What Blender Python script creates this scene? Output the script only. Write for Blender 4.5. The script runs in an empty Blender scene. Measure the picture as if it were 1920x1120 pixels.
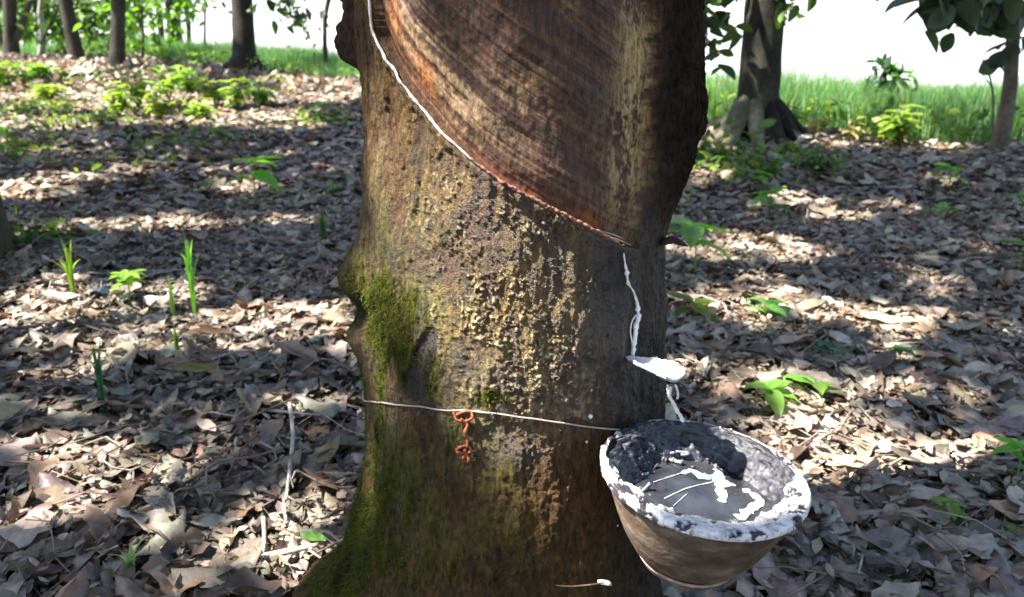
import bpy, math, numpy as np
from mathutils import Vector, Matrix
rad = math.radians
rng = np.random.default_rng(7)
scene = bpy.context.scene

# ------------------------------------------------------------------ camera
CAM_H = 0.85
PITCH = rad(16.7)
F = 1500.0                       # focal length in photo pixels (1920 wide)
cam_data = bpy.data.cameras.new('camera')
cam_data.sensor_width = 36
cam_data.lens = F / 1920 * 36
cam_data.clip_start = 0.02
cam_data.clip_end = 3000
cam_data.dof.use_dof = True
cam_data.dof.focus_distance = 0.86
cam_data.dof.aperture_fstop = 8.0
cam = bpy.data.objects.new('camera', cam_data)
scene.collection.objects.link(cam)
cam.location = (0, 0, CAM_H)
cam.rotation_euler = (rad(90) - PITCH, 0, 0)
scene.camera = cam

# ------------------------------------------------------------------ light
SUN_EL, SUN_AZ = rad(54), rad(77)      # azimuth: degrees to the left of 'behind the camera'
S = np.array([-math.sin(SUN_AZ) * math.cos(SUN_EL), -math.cos(SUN_AZ) * math.cos(SUN_EL), math.sin(SUN_EL)])
world = bpy.data.worlds.new('World')
scene.world = world
world.use_nodes = True
nt = world.node_tree
bg = nt.nodes['Background']
sky = nt.nodes.new('ShaderNodeTexSky')
sky.sky_type = 'NISHITA'
sky.sun_disc = False
sky.sun_elevation = SUN_EL
sky.sun_rotation = math.atan2(S[0], S[1])
sky.dust_density = 1.5
sky.air_density = 1.0
# bright white tropical haze low in the sky, thinning upwards
tcw = nt.nodes.new('ShaderNodeTexCoord')
sep = nt.nodes.new('ShaderNodeSeparateXYZ')
mrw = nt.nodes.new('ShaderNodeMapRange')
mrw.interpolation_type = 'SMOOTHSTEP'
mrw.inputs['From Min'].default_value = 0.10
mrw.inputs['From Max'].default_value = 0.35
mrw.inputs['To Min'].default_value = 1.0
mrw.inputs['To Max'].default_value = 0.0
mxw = nt.nodes.new('ShaderNodeMix')
mxw.data_type = 'RGBA'
mxw.inputs['B'].default_value = (6.3, 6.5, 6.6, 1)
nt.links.new(tcw.outputs['Generated'], sep.inputs[0])
nt.links.new(sep.outputs['Z'], mrw.inputs['Value'])
mry = nt.nodes.new('ShaderNodeMapRange')          # the haze is brightest over the open field ahead
mry.interpolation_type = 'SMOOTHSTEP'
mry.inputs['From Min'].default_value = -0.3
mry.inputs['From Max'].default_value = 0.45
nt.links.new(sep.outputs['Y'], mry.inputs['Value'])
mml = nt.nodes.new('ShaderNodeMath'); mml.operation = 'MULTIPLY'
nt.links.new(mrw.outputs[0], mml.inputs[0]); nt.links.new(mry.outputs[0], mml.inputs[1])
nt.links.new(mml.outputs[0], mxw.inputs['Factor'])
nt.links.new(sky.outputs[0], mxw.inputs['A'])
nt.links.new(mxw.outputs['Result'], bg.inputs[0])
bg.inputs[1].default_value = 0.072
ld = bpy.data.lights.new('sun', 'SUN')
ld.energy = 5.0
ld.angle = rad(0.55)
ld.color = (1.0, 0.95, 0.86)
sun = bpy.data.objects.new('sun', ld)
scene.collection.objects.link(sun)
sun.rotation_euler = Vector((-S[0], -S[1], -S[2])).to_track_quat('-Z', 'Y').to_euler()
scene.view_settings.view_transform = 'Standard'
scene.view_settings.look = 'None'
scene.view_settings.gamma = 1
scene.view_settings.exposure = 2.3
scene.cycles.max_bounces = 8
scene.cycles.transparent_max_bounces = 8

# ------------------------------------------------------------------ helpers
fwd = np.array([0, math.cos(PITCH), -math.sin(PITCH)])
upv = np.array([0, math.sin(PITCH), math.cos(PITCH)])
CAMP = np.array([0, 0, CAM_H])

def ray(u, v):
    return np.array([(u - 960) / F, 0, 0]) + fwd + upv * (560 - v) / F

def sstep(a, b, x):
    t = np.clip((x - a) / (b - a), 0, 1)
    return t * t * (3 - 2 * t)

def edge_y(x):
    return np.clip(7.3 - 0.9 * x, 5.0, 12.5)

def vnoise(p, seed=0):
    """3D value noise in -1..1; p (n,3)"""
    p = np.asarray(p, dtype=np.float64)
    i = np.floor(p).astype(np.int64)
    f = p - i
    f = f * f * (3 - 2 * f)
    def h(a, b, c):
        n = (a * 73856093) ^ (b * 19349663) ^ (c * 83492791) ^ (seed * 2654435761)
        n = (n ^ (n >> 13)) * 1274126177
        n = n ^ (n >> 16)
        return (n & 0xFFFF) / 32767.5 - 1
    r = 0
    for dx in (0, 1):
        for dy in (0, 1):
            for dz in (0, 1):
                w = (f[:, 0] if dx else 1 - f[:, 0]) * (f[:, 1] if dy else 1 - f[:, 1]) * (f[:, 2] if dz else 1 - f[:, 2])
                r = r + w * h(i[:, 0] + dx, i[:, 1] + dy, i[:, 2] + dz)
    return r

def fbm(p, octs=4, seed=0, gain=0.5):
    a, s, r = 1.0, 0.0, 0
    p = np.asarray(p, dtype=np.float64)
    for k in range(octs):
        r = r + a * vnoise(p * 2.03 ** k + 17.3 * k, seed + k)
        s += a
        a *= gain
    return r / s

def cells(p, seed=0):
    """3D worley: distance to nearest feature point, and the cell's random value"""
    p = np.asarray(p, dtype=np.float64)
    i = np.floor(p).astype(np.int64)
    best = np.full(len(p), 9.0)
    val = np.zeros(len(p))
    for dx in (-1, 0, 1):
        for dy in (-1, 0, 1):
            for dz in (-1, 0, 1):
                c = i + np.array([dx, dy, dz])
                n = (c[:, 0] * 73856093) ^ (c[:, 1] * 19349663) ^ (c[:, 2] * 83492791) ^ (seed * 2654435761)
                n = (n ^ (n >> 13)) * 1274126177
                n = n ^ (n >> 16)
                q = c + np.stack([(n & 255) / 255., ((n >> 8) & 255) / 255., ((n >> 16) & 255) / 255.], 1)
                d = np.linalg.norm(q - p, axis=1)
                m = d < best
                best[m] = d[m]
                val[m] = (((n >> 24) & 255) / 255.)[m]
    return best, val

def terrain(x, y):
    x = np.asarray(x, dtype=np.float64)
    y = np.asarray(y, dtype=np.float64)
    e = edge_y(x)
    k = 0.6
    # smooth minimum between the rise and the falling field
    a = 0.07 * y
    b = 0.07 * e - 0.05 * (y - e)
    h = np.clip(0.5 + 0.5 * (b - a) / 0.12, 0, 1)
    z = b * (1 - h) + a * h - 0.12 * h * (1 - h)
    P = np.stack([x.ravel(), y.ravel(), 0 * x.ravel()], 1)
    n = (fbm(P * 0.9, 2, 5) * 0.022 + vnoise(P * 4, 9) * 0.006).reshape(x.shape)
    return z + n * sstep(0.2, 1.5, np.abs(y))

def T1(x, y):
    return float(terrain(np.array([x]), np.array([y]))[0])

def gpix(u, v):
    """the ground point the photo shows at (u, v)"""
    d = ray(u, v)
    t = 0.3
    for _ in range(4000):
        p = CAMP + d * t
        if p[2] <= T1(p[0], p[1]):
            break
        t += 0.004 * (1 + t)
    return p

def at_depth(u, v, y):
    d = ray(u, v)
    return CAMP + d * (y / d[1])

def link(o, parent=None):
    scene.collection.objects.link(o)
    if parent is not None:
        o.parent = parent
    return o

def mesh_np(name, V, faces=None, quads=None, tris=None, mat=None, parent=None, col=None, smooth=True, extra=None, origin=None):
    """one mesh object from numpy arrays; V in world coordinates (relative to the parent's location if it has one)"""
    V = np.asarray(V, dtype=np.float64).reshape(-1, 3)
    if parent is not None:
        V = V - np.array(parent.location)
    elif origin is not None:
        V = V - np.array(origin)
    me = bpy.data.meshes.new(name)
    if faces is not None:
        me.from_pydata(V.tolist(), [], faces)
    else:
        parts, starts, tot = [], [], 0
        nf = 0
        if quads is not None and len(quads):
            q = np.asarray(quads, dtype=np.int32).reshape(-1, 4)
            parts.append(q.ravel()); starts.append(np.arange(len(q)) * 4); tot = len(q) * 4; nf += len(q)
        if tris is not None and len(tris):
            t = np.asarray(tris, dtype=np.int32).reshape(-1, 3)
            parts.append(t.ravel()); starts.append(tot + np.arange(len(t)) * 3); nf += len(t)
        L = np.concatenate(parts).astype(np.int32)
        me.vertices.add(len(V))
        me.vertices.foreach_set('co', V.astype(np.float32).ravel())
        me.loops.add(len(L))
        me.loops.foreach_set('vertex_index', L)
        me.polygons.add(nf)
        me.polygons.foreach_set('loop_start', np.concatenate(starts).astype(np.int32))
        me.update(calc_edges=True)
        me.validate()
    if smooth:
        me.polygons.foreach_set('use_smooth', np.ones(len(me.polygons), dtype=bool))
    if col is not None:
        ca = me.color_attributes.new('tint', 'FLOAT_COLOR', 'POINT')
        c4 = np.ones((len(V), 4), dtype=np.float32)
        c4[:, :3] = np.clip(col, 0, 1)
        ca.data.foreach_set('color', c4.ravel())
    if extra is not None:
        for k, a in extra.items():
            at = me.attributes.new(k, 'FLOAT', 'POINT')
            at.data.foreach_set('value', np.asarray(a, dtype=np.float32))
    if mat is not None:
        me.materials.append(mat)
    o = bpy.data.objects.new(name, me)
    if origin is not None and parent is None:
        o.location = origin
    return link(o, parent)

def tag(o, label, cat, group=None, kind=None):
    if label: o['label'] = label
    if cat: o['category'] = cat
    if group: o['group'] = group
    if kind: o['kind'] = kind
    return o

def thing(name, label, cat, loc, group=None):
    o = bpy.data.objects.new(name, None)
    o.empty_display_size = 0.05
    o.location = tuple(float(a) for a in loc)
    link(o)
    return tag(o, label, cat, group)

class MB:
    def __init__(s):
        s.V, s.Q, s.T, s.C, s.n = [], [], [], [], 0
    def add(s, V, Q=None, T=None, C=None):
        V = np.asarray(V).reshape(-1, 3)
        if Q is not None and len(Q): s.Q.append(np.asarray(Q).reshape(-1, 4) + s.n)
        if T is not None and len(T): s.T.append(np.asarray(T).reshape(-1, 3) + s.n)
        s.V.append(V)
        s.C.append(np.broadcast_to(np.array([1, 1, 1.]) if C is None else np.asarray(C, dtype=float), V.shape))
        s.n += len(V)
        return s
    def build(s, name, mat, parent=None, **k):
        return mesh_np(name, np.concatenate(s.V), quads=np.concatenate(s.Q) if s.Q else None,
                       tris=np.concatenate(s.T) if s.T else None, mat=mat, parent=parent, col=np.concatenate(s.C), **k)

def grid_quads(nu, nv, wrap=False):
    """vertices indexed i*nv + j"""
    i = np.arange(nu if wrap else nu - 1)
    j = np.arange(nv - 1)
    I, J = np.meshgrid(i, j, indexing='ij')
    I2 = (I + 1) % nu
    return np.stack([I * nv + J, I2 * nv + J, I2 * nv + J + 1, I * nv + J + 1], -1).reshape(-1, 4)

def tube(pts, r, n=8, rough=0.0, seed=0, flat=1.0, caps=True):
    """a tube along pts with radius list r -> V, Q, T"""
    pts = np.asarray(pts, dtype=float)
    r = np.broadcast_to(np.asarray(r, dtype=float), (len(pts),))
    tan = np.gradient(pts, axis=0)
    tan /= np.linalg.norm(tan, axis=1)[:, None] + 1e-9
    ref = np.array([0, 0, 1.]) if abs(tan[0, 2]) < 0.9 else np.array([1., 0, 0])
    a = np.cross(tan[0], ref); a /= np.linalg.norm(a)
    V = []
    for k in range(len(pts)):
        a = a - tan[k] * a.dot(tan[k]); a /= np.linalg.norm(a)
        b = np.cross(tan[k], a)
        th = np.linspace(0, 2 * math.pi, n, endpoint=False)
        V.append(pts[k] + r[k] * (np.cos(th)[:, None] * a + flat * np.sin(th)[:, None] * b))
    V = np.array(V)                        # (m, n, 3)
    m = len(pts)
    if rough:
        c = V - pts[:, None]
        V = pts[:, None] + c * (1 + rough * fbm(V.reshape(-1, 3) * (1.6 / max(r.max(), 1e-4)), 3, seed).reshape(m, n, 1))
    i, j = np.meshgrid(np.arange(m - 1), np.arange(n), indexing='ij')
    Q = np.stack([i * n + j, i * n + (j + 1) % n, (i + 1) * n + (j + 1) % n, (i + 1) * n + j], -1).reshape(-1, 4)
    V = V.reshape(-1, 3)
    Tt = []
    if caps:
        V = np.vstack([V, pts[0], pts[-1]])
        for j in range(n):
            Tt.append((m * n, (j + 1) % n, j))
            Tt.append((m * n + 1, (m - 1) * n + j, (m - 1) * n + (j + 1) % n))
    return V, Q, np.array(Tt) if Tt else None

def spline(pts, k=8):
    P = np.asarray(pts, dtype=float)
    P = np.vstack([2 * P[0] - P[1], P, 2 * P[-1] - P[-2]])
    out = []
    for i in range(1, len(P) - 2):
        t = np.linspace(0, 1, k, endpoint=False)[:, None]
        a, b, c, d = P[i - 1], P[i], P[i + 1], P[i + 2]
        out.append(0.5 * ((2 * b) + (-a + c) * t + (2 * a - 5 * b + 4 * c - d) * t ** 2 + (-a + 3 * b - 3 * c + d) * t ** 3))
    out.append(P[-2][None])
    return np.concatenate(out)

# ------------------------------------------------------------------ materials
def new_mat(name, rough=0.8, spec=0.3):
    m = bpy.data.materials.new(name)
    m.use_nodes = True
    b = m.node_tree.nodes['Principled BSDF']
    b.inputs['Roughness'].default_value = rough
    b.inputs['Specular IOR Level'].default_value = spec
    return m, m.node_tree, b

def N(t, typ, **kw):
    n = t.nodes.new(typ)
    for k, v in kw.items():
        setattr(n, k, v)
    return n

def tint_mat(name, rough=0.8, spec=0.3, nscale=60, namp=0.35, bump=0.0, bscale=200, transl=0.0, tcol=None, base=None, dist=0.002):
    """surface coloured by the object's own tint attribute (or base), broken up by noise; optional bump and translucency"""
    m, t, b = new_mat(name, rough, spec)
    tc = N(t, 'ShaderNodeTexCoord')
    no = N(t, 'ShaderNodeTexNoise')
    no.inputs['Scale'].default_value = nscale
    no.inputs['Detail'].default_value = 6
    no.inputs['Roughness'].default_value = 0.65
    t.links.new(tc.outputs['Object'], no.inputs['Vector'])
    mr = N(t, 'ShaderNodeMapRange')
    mr.inputs['From Min'].default_value = 0.3
    mr.inputs['From Max'].default_value = 0.7
    mr.inputs['To Min'].default_value = 1 - namp
    mr.inputs['To Max'].default_value = 1 + namp
    t.links.new(no.outputs['Fac'], mr.inputs['Value'])
    mul = N(t, 'ShaderNodeVectorMath', operation='SCALE')
    if base is None:
        at = N(t, 'ShaderNodeAttribute', attribute_name='tint')
        t.links.new(at.outputs['Color'], mul.inputs[0])
    else:
        mul.inputs[0].default_value = base
    t.links.new(mr.outputs[0], mul.inputs['Scale'])
    t.links.new(mul.outputs[0], b.inputs['Base Color'])
    if bump:
        n2 = N(t, 'ShaderNodeTexNoise')
        n2.inputs['Scale'].default_value = bscale
        n2.inputs['Detail'].default_value = 5
        t.links.new(tc.outputs['Object'], n2.inputs['Vector'])
        bp = N(t, 'ShaderNodeBump')
        bp.inputs['Strength'].default_value = bump
        bp.inputs['Distance'].default_value = dist
        t.links.new(n2.outputs['Fac'], bp.inputs['Height'])
        t.links.new(bp.outputs[0], b.inputs['Normal'])
    if transl:
        tr = N(t, 'ShaderNodeBsdfTranslucent')
        mx = N(t, 'ShaderNodeMixShader')
        mx.inputs[0].default_value = transl
        if tcol is not None:
            mm = N(t, 'ShaderNodeVectorMath', operation='MULTIPLY')
            mm.inputs[1].default_value = tcol
            t.links.new(mul.outputs[0], mm.inputs[0])
            t.links.new(mm.outputs[0], tr.inputs['Color'])
        else:
            t.links.new(mul.outputs[0], tr.inputs['Color'])
        t.links.new(b.outputs[0], mx.inputs[1])
        t.links.new(tr.outputs[0], mx.inputs[2])
        t.links.new(mx.outputs[0], t.nodes['Material Output'].inputs['Surface'])
    return m

M_soil = tint_mat('soil', 0.95, 0.1, 35, 0.5, 0.8, 60, dist=0.01)
M_litter = tint_mat('dry_leaf', 0.5, 0.5, 45, 0.4, 0.35, 150, transl=0.15, tcol=(1.1, 0.9, 0.7))
M_leaf = tint_mat('green_leaf', 0.45, 0.4, 30, 0.2, 0.2, 90, transl=0.45, tcol=(1.7, 1.9, 0.6))
M_canopy = tint_mat('canopy_leaf', 0.5, 0.4, 10, 0.15, transl=0.3, tcol=(1.4, 1.6, 0.5))
M_grass = tint_mat('grass_blade', 0.5, 0.3, 3, 0.25, transl=0.45, tcol=(1.3, 1.5, 0.7))
M_bark = tint_mat('bark', 0.85, 0.2, 40, 0.45, 0.8, 120, dist=0.006)
M_moss = tint_mat('moss', 0.9, 0.1, 60, 0.4, transl=0.25)
M_stick = tint_mat('dead_wood', 0.8, 0.2, 120, 0.35, 0.6, 250)
M_latex = tint_mat('latex', 0.3, 0.5, 90, 0.05, 0.3, 160, base=(0.74, 0.72, 0.69))
M_wire = tint_mat('wire', 0.5, 0.5, 300, 0.3, base=(0.33, 0.27, 0.24))
M_rust = tint_mat('rusty_wire', 0.6, 0.4, 300, 0.4, 0.4, 900, base=(0.33, 0.09, 0.035))

# main bark: tint attribute + wetness attribute drives gloss
def make_main_bark():
    m, t, b = new_mat('tapped_bark', 0.7, 0.4)
    tc = N(t, 'ShaderNodeTexCoord')
    at = N(t, 'ShaderNodeAttribute', attribute_name='tint')
    mp = N(t, 'ShaderNodeMapping')
    mp.inputs['Scale'].default_value = (1, 1, 0.35)
    t.links.new(tc.outputs['Object'], mp.inputs['Vector'])
    n1 = N(t, 'ShaderNodeTexNoise'); n1.inputs['Scale'].default_value = 220; n1.inputs['Detail'].default_value = 5; n1.inputs['Roughness'].default_value = 0.7
    n2 = N(t, 'ShaderNodeTexNoise'); n2.inputs['Scale'].default_value = 700; n2.inputs['Detail'].default_value = 3
    t.links.new(mp.outputs[0], n1.inputs['Vector'])
    t.links.new(tc.outputs['Object'], n2.inputs['Vector'])
    mr = N(t, 'ShaderNodeMapRange')
    for k, v in (('From Min', 0.34), ('From Max', 0.66), ('To Min', 0.28), ('To Max', 1.75)):
        mr.inputs[k].default_value = v
    t.links.new(n1.outputs['Fac'], mr.inputs['Value'])
    sc = N(t, 'ShaderNodeVectorMath', operation='SCALE')
    t.links.new(at.outputs['Color'], sc.inputs[0]); t.links.new(mr.outputs[0], sc.inputs['Scale'])
    t.links.new(sc.outputs[0], b.inputs['Base Color'])
    wt = N(t, 'ShaderNodeAttribute', attribute_name='wet')
    r = N(t, 'ShaderNodeMapRange')
    r.inputs['To Min'].default_value = 0.85; r.inputs['To Max'].default_value = 0.34
    t.links.new(wt.outputs['Fac'], r.inputs['Value'])
    t.links.new(r.outputs[0], b.inputs['Roughness'])
    sp = N(t, 'ShaderNodeMapRange')
    sp.inputs['To Min'].default_value = 0.06; sp.inputs['To Max'].default_value = 0.75
    t.links.new(wt.outputs['Fac'], sp.inputs['Value'])
    t.links.new(sp.outputs[0], b.inputs['Specular IOR Level'])
    ad = N(t, 'ShaderNodeMath', operation='ADD')
    t.links.new(n1.outputs['Fac'], ad.inputs[0]); 
    m2 = N(t, 'ShaderNodeMath', operation='MULTIPLY'); m2.inputs[1].default_value = 0.4
    t.links.new(n2.outputs['Fac'], m2.inputs[0]); t.links.new(m2.outputs[0], ad.inputs[1])
    bp = N(t, 'ShaderNodeBump'); bp.inputs['Strength'].default_value = 1.0; bp.inputs['Distance'].default_value = 0.006
    t.links.new(ad.outputs[0], bp.inputs['Height'])
    ga = N(t, 'ShaderNodeAttribute', attribute_name='grain')
    t.links.new(ga.outputs['Fac'], bp.inputs['Strength'])
    t.links.new(bp.outputs[0], b.inputs['Normal'])
    return m
M_main = make_main_bark()

# ------------------------------------------------------------------ ground
def build_ground():
    def axis(a, b, fine, lo, hi, g=1.12):
        c = list(np.arange(a, b, fine))
        s = fine
        x = b
        while x < hi:
            c.append(x); s *= g; x += s
        c.append(hi)
        s = fine; x = a
        pre = []
        while x > lo:
            s *= g; x -= s; pre.append(max(x, lo))
        return np.array(pre[::-1] + c)
    xs = axis(-6, 6, 0.05, -500, 500)
    ys = axis(-1, 13, 0.05, -60, 900)
    X, Y = np.meshgrid(xs, ys, indexing='ij')
    Z = terrain(X, Y)
    V = np.stack([X, Y, Z], -1).reshape(-1, 3)
    f = sstep(-0.3, 0.5, Y - edge_y(X)).reshape(-1, 1)
    n = fbm(V * 3, 3, 3).reshape(-1, 1)
    soil = np.array([0.10, 0.075, 0.055]) * (1 + 0.5 * n)
    green = np.array([0.07, 0.12, 0.03]) * (1 + 0.3 * n)
    o = mesh_np('ground', V, quads=grid_quads(len(xs), len(ys)), mat=M_soil, col=soil * (1 - f) + green * f)
    tag(o, 'brown leaf strewn plantation ground running out to a green field', None, kind='structure')
build_ground()

# ------------------------------------------------------------------ leaf litter
PAL = np.array([[.30, .25, .20], [.40, .33, .26], [.46, .41, .35], [.16, .11, .08], [.34, .22, .15], [.24, .205, .175], [.50, .43, .36], [.11, .085, .07]])
PW = np.array([.22, .18, .12, .12, .08, .17, .05, .06])
def leaf_variant(nl, nw, r):
    """dead leaf, length 1 along x; curled and creased; returns (nl, nw, 3)"""
    t = np.linspace(0, 1, nl)
    a, b = (0, 1)
    if r.random() < 0.3: b = r.uniform(0.5, 0.85)
    tt = a + (b - a) * t
    w = 0.19 * np.sin(math.pi * np.clip(tt, 0.0, 1) ** r.uniform(0.8, 1.15)) ** 0.75 * r.uniform(0.85, 1.3)
    w[0] = 0.012
    if b == 1: w[-1] = 0.01
    s = np.linspace(-1, 1, nw)
    Tt, Ss = np.meshgrid(tt, s, indexing='ij')
    W = w[:, None] * (1 + 0.12 * r.standard_normal((nl, 1)) * (np.abs(Ss) > 0.6))
    y = Ss * W
    curl = r.uniform(-1, 1) * r.uniform(0.5, 4.5)            # across
    fold = r.uniform(0, 0.7) * (1 if r.random() < .5 else -1)
    z = fold * np.abs(y) * 0.8
    ang = y * curl
    if abs(curl) > 0.2:
        z = z + (1 - np.cos(ang)) / curl
        y = np.sin(ang) / curl
    bend = r.uniform(-1.3, 1.3)
    x = Tt - 0.5
    z = z + 0.5 * bend * x ** 2 * 0.6 + 0.05 * np.sin(Tt * r.uniform(5, 12) + Ss * 2)
    z = z + 0.014 * r.standard_normal(z.shape)
    y = y + 0.05 * r.uniform(-1, 1) * np.sin(Tt * 3)
    return np.stack([x, y, z], -1)

def scatter(mb, P, length, variants, r, tilt=0.35, zr=0.03, cols=None, zbias=0.0):
    n = len(P)
    if n == 0: return
    nl, nw = variants.shape[1:3]
    vi = r.integers(0, len(variants), n)
    L = variants[vi].reshape(n, -1, 3) * length[:, None, None]
    yaw = r.uniform(0, 2 * math.pi, n)
    t1 = r.normal(0, tilt, n); t2 = r.normal(0, tilt, n)
    def rot(V, a, i, j):
        c, s = np.cos(a)[:, None], np.sin(a)[:, None]
        o = V.copy()
        o[..., i] = V[..., i] * c - V[..., j] * s
        o[..., j] = V[..., i] * s + V[..., j] * c
        return o
    L = rot(L, t1, 1, 2); L = rot(L, t2, 0, 2); L = rot(L, yaw, 0, 1)
    z0 = terrain(P[:, 0], P[:, 1]) + 0.006 + zbias + r.random(n) ** 1.6 * zr
    # lift so that the lowest point is not too far underground
    zm = L[..., 2].min(1)
    z0 = z0 + np.maximum(0, -zm - 0.012)
    L[..., 0] += P[:, 0:1]; L[..., 1] += P[:, 1:2]; L[..., 2] += z0[:, None]
    if cols is None:
        ci = r.choice(len(PAL), n, p=PW / PW.sum())
        cols = PAL[ci] * np.array([0.90, 0.87, 0.82]) * r.uniform(0.7, 1.25, (n, 1)) * (1 + 0.05 * r.standard_normal((n, 3)))
    rot_ = sstep(0.0, 0.4, fbm(np.stack([P[:, 0] * 1.7, P[:, 1] * 1.7, 0 * P[:, 0]], 1), 3, 15)) * (r.random(n) < 0.75)
    cols = cols * (1 - 0.4 * rot_[:, None])
    C = np.repeat(cols[:, None, :], nl * nw, 1)
    q = grid_quads(nl, nw)
    Q = (q[None] + (np.arange(n) * nl * nw)[:, None, None]).reshape(-1, 4)
    mb.add(L.reshape(-1, 3), Q, None, C.reshape(-1, 3))

def in_trunk(P, g=0.0):
    return (P[:, 0] - 0.0) ** 2 + (P[:, 1] - 1.0) ** 2 < (0.2 + g) ** 2

def build_litter():
    r = np.random.default_rng(11)
    mb = MB()
    va = np.array([leaf_variant(9, 5, r) for _ in range(40)])
    vb = np.array([leaf_variant(6, 4, r) for _ in range(40)])
    vc = np.array([leaf_variant(4, 3, r) for _ in range(30)])
    def zone(y0, y1, dens, k, pad):
        n = int(dens * (y1 - y0) * (k * y1 + pad) * 2)
        P = np.stack([r.uniform(-(k * y1 + pad), k * y1 + pad, n), r.uniform(y0, y1, n)], 1)
        P = P[np.abs(P[:, 0]) < k * P[:, 1] + pad]
        P = P[P[:, 1] < edge_y(P[:, 0]) + 0.2 * r.standard_normal(len(P))]
        return P[~in_trunk(P, -0.03)]
    P = zone(0.5, 2.0, 900, 0.75, 0.5)
    scatter(mb, P, r.uniform(0.055, 0.15, len(P)), va, r, 0.13, 0.024)
    P = zone(2.0, 3.6, 800, 0.72, 0.4)
    scatter(mb, P, r.uniform(0.055, 0.135, len(P)), va, r, 0.14, 0.028)
    P = zone(3.6, 7.5, 520, 0.7, 0.4)
    scatter(mb, P, r.uniform(0.07, 0.14, len(P)), vb, r, 0.17, 0.035)
    P = zone(7.5, 13, 260, 0.68, 0.3)
    scatter(mb, P, r.uniform(0.09, 0.17, len(P)), vc, r, 0.35, 0.06)
    # crumbs of broken leaf
    P = zone(0.5, 3.4, 6000, 0.72, 0.3)
    scatter(mb, P, r.uniform(0.008, 0.045, len(P)), vc, r, 0.3, 0.034)
    # small twigs and leaf stalks
    P = zone(0.6, 5.0, 90, 0.7, 0.3)
    for p in P:
        a = r.uniform(0, math.pi * 2); l = r.uniform(0.04, 0.22)
        q = [np.array([p[0] + math.cos(a) * l * s + 0.01 * r.standard_normal(), p[1] + math.sin(a) * l * s + 0.01 * r.standard_normal(), 0]) for s in (-.5, -.2, .15, .5)]
        for w in q: w[2] = T1(w[0], w[1]) + 0.035 + 0.008 * r.standard_normal()
        V, Q, Tt = tube(q, r.uniform(0.0008, 0.0025), 5)
        mb.add(V, Q, Tt, PAL[r.choice([0, 3, 4, 2])] * 0.8)
    o = mb.build('leaf_litter', M_litter)
    tag(o, 'grey brown carpet of dry fallen leaves covering the plantation floor', 'leaf litter', kind='stuff')
build_litter()

# ------------------------------------------------------------------ the tapped tree
TX, TY = 0.003, 1.0
def row_geom(u, v):
    d = ray(u, v)
    hn = math.hypot(d[0], d[1])
    a = math.atan2(d[0], d[1])
    # tangent to circle centred (TX,TY)
    R = abs(math.sin(a)) * TY * 1.0 + (TX * math.cos(a) * (-1 if a > 0 else 1))
    Dt = TY * math.cos(a)
    return Dt * d[2] / hn + CAM_H, R
left_sil = [(668, -60), (668, 0), (676, 100), (680, 200), (682, 300), (684, 400), (680, 480), (676, 560), (680, 640), (686, 700), (688, 780), (688, 850), (682, 900), (665, 950), (640, 1000), (615, 1050), (575, 1100), (525, 1150), (465, 1200), (400, 1250)]
right_sil = [(1250, -60), (1250, 0), (1250, 200), (1246, 400), (1244, 500), (1246, 600), (1246, 700), (1243, 800), (1240, 900), (1240, 1000), (1245, 1100), (1260, 1180), (1290, 1250)]
LZ = sorted(row_geom(*p) for p in left_sil); RZ = sorted(row_geom(*p) for p in right_sil)
LZ, RZ = np.array(LZ), np.array(RZ)

def pix2trunk(u, v, R=0.19):
    """-> theta (0 = towards camera, + right), z, point; where the photo's ray meets a cylinder of radius R"""
    d = ray(u, v)
    a = d[0] ** 2 + d[1] ** 2
    b = 2 * (-TX * d[0] - TY * d[1])
    c = TX ** 2 + TY ** 2 - R * R
    disc = b * b - 4 * a * c
    t = (-b - math.sqrt(max(disc, 0))) / (2 * a)
    p = CAMP + d * t
    return math.atan2(p[0] - TX, TY - p[1]), p[2], p

def base_R(th, z):
    rl = np.interp(z, LZ[:, 0], LZ[:, 1]); rl = np.where(rl > 0.205, 0.205 + (rl - 0.205) * 0.5, rl); rr = np.interp(z, RZ[:, 0], RZ[:, 1])
    taper = 1 - 0.12 * np.clip((z - 1.1) / 2.0, 0, 1)
    w = (1 + np.sin(th)) / 2
    w = w * w * (3 - 2 * w)
    return (rl * (1 - w) + rr * w) * taper

# spiral cut
cut_px = [(683, 5), (690, 60), (720, 125), (762, 190), (820, 252), (900, 318), (960, 356), (1040, 396), (1100, 426), (1172, 463)]
CT = np.array([pix2trunk(u, v, 0.192)[:2] for u, v in cut_px])
def zcut(th):
    z = np.interp(th, CT[:, 0], CT[:, 1])
    z = np.where(th < CT[0, 0], CT[0, 1] + (CT[0, 0] - th) * 0.19 * 0.9, z)
    z = np.where(th > CT[-1, 0], CT[-1, 1] - (th - CT[-1, 0]) * 0.05, z)
    return z

def project(P):
    q = P - CAMP
    dz = q @ fwd
    return 960 + F * q[:, 0] / dz, 560 - F * (q @ upv) / dz

def blob(u, v, cu, cv, ru, rv, rot=0.0):
    du, dv = u - cu, v - cv
    c, s = math.cos(rad(rot)), math.sin(rad(rot))
    a, b = (du * c + dv * s) / ru, (-du * s + dv * c) / rv
    return np.exp(-(a * a + b * b))

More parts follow.
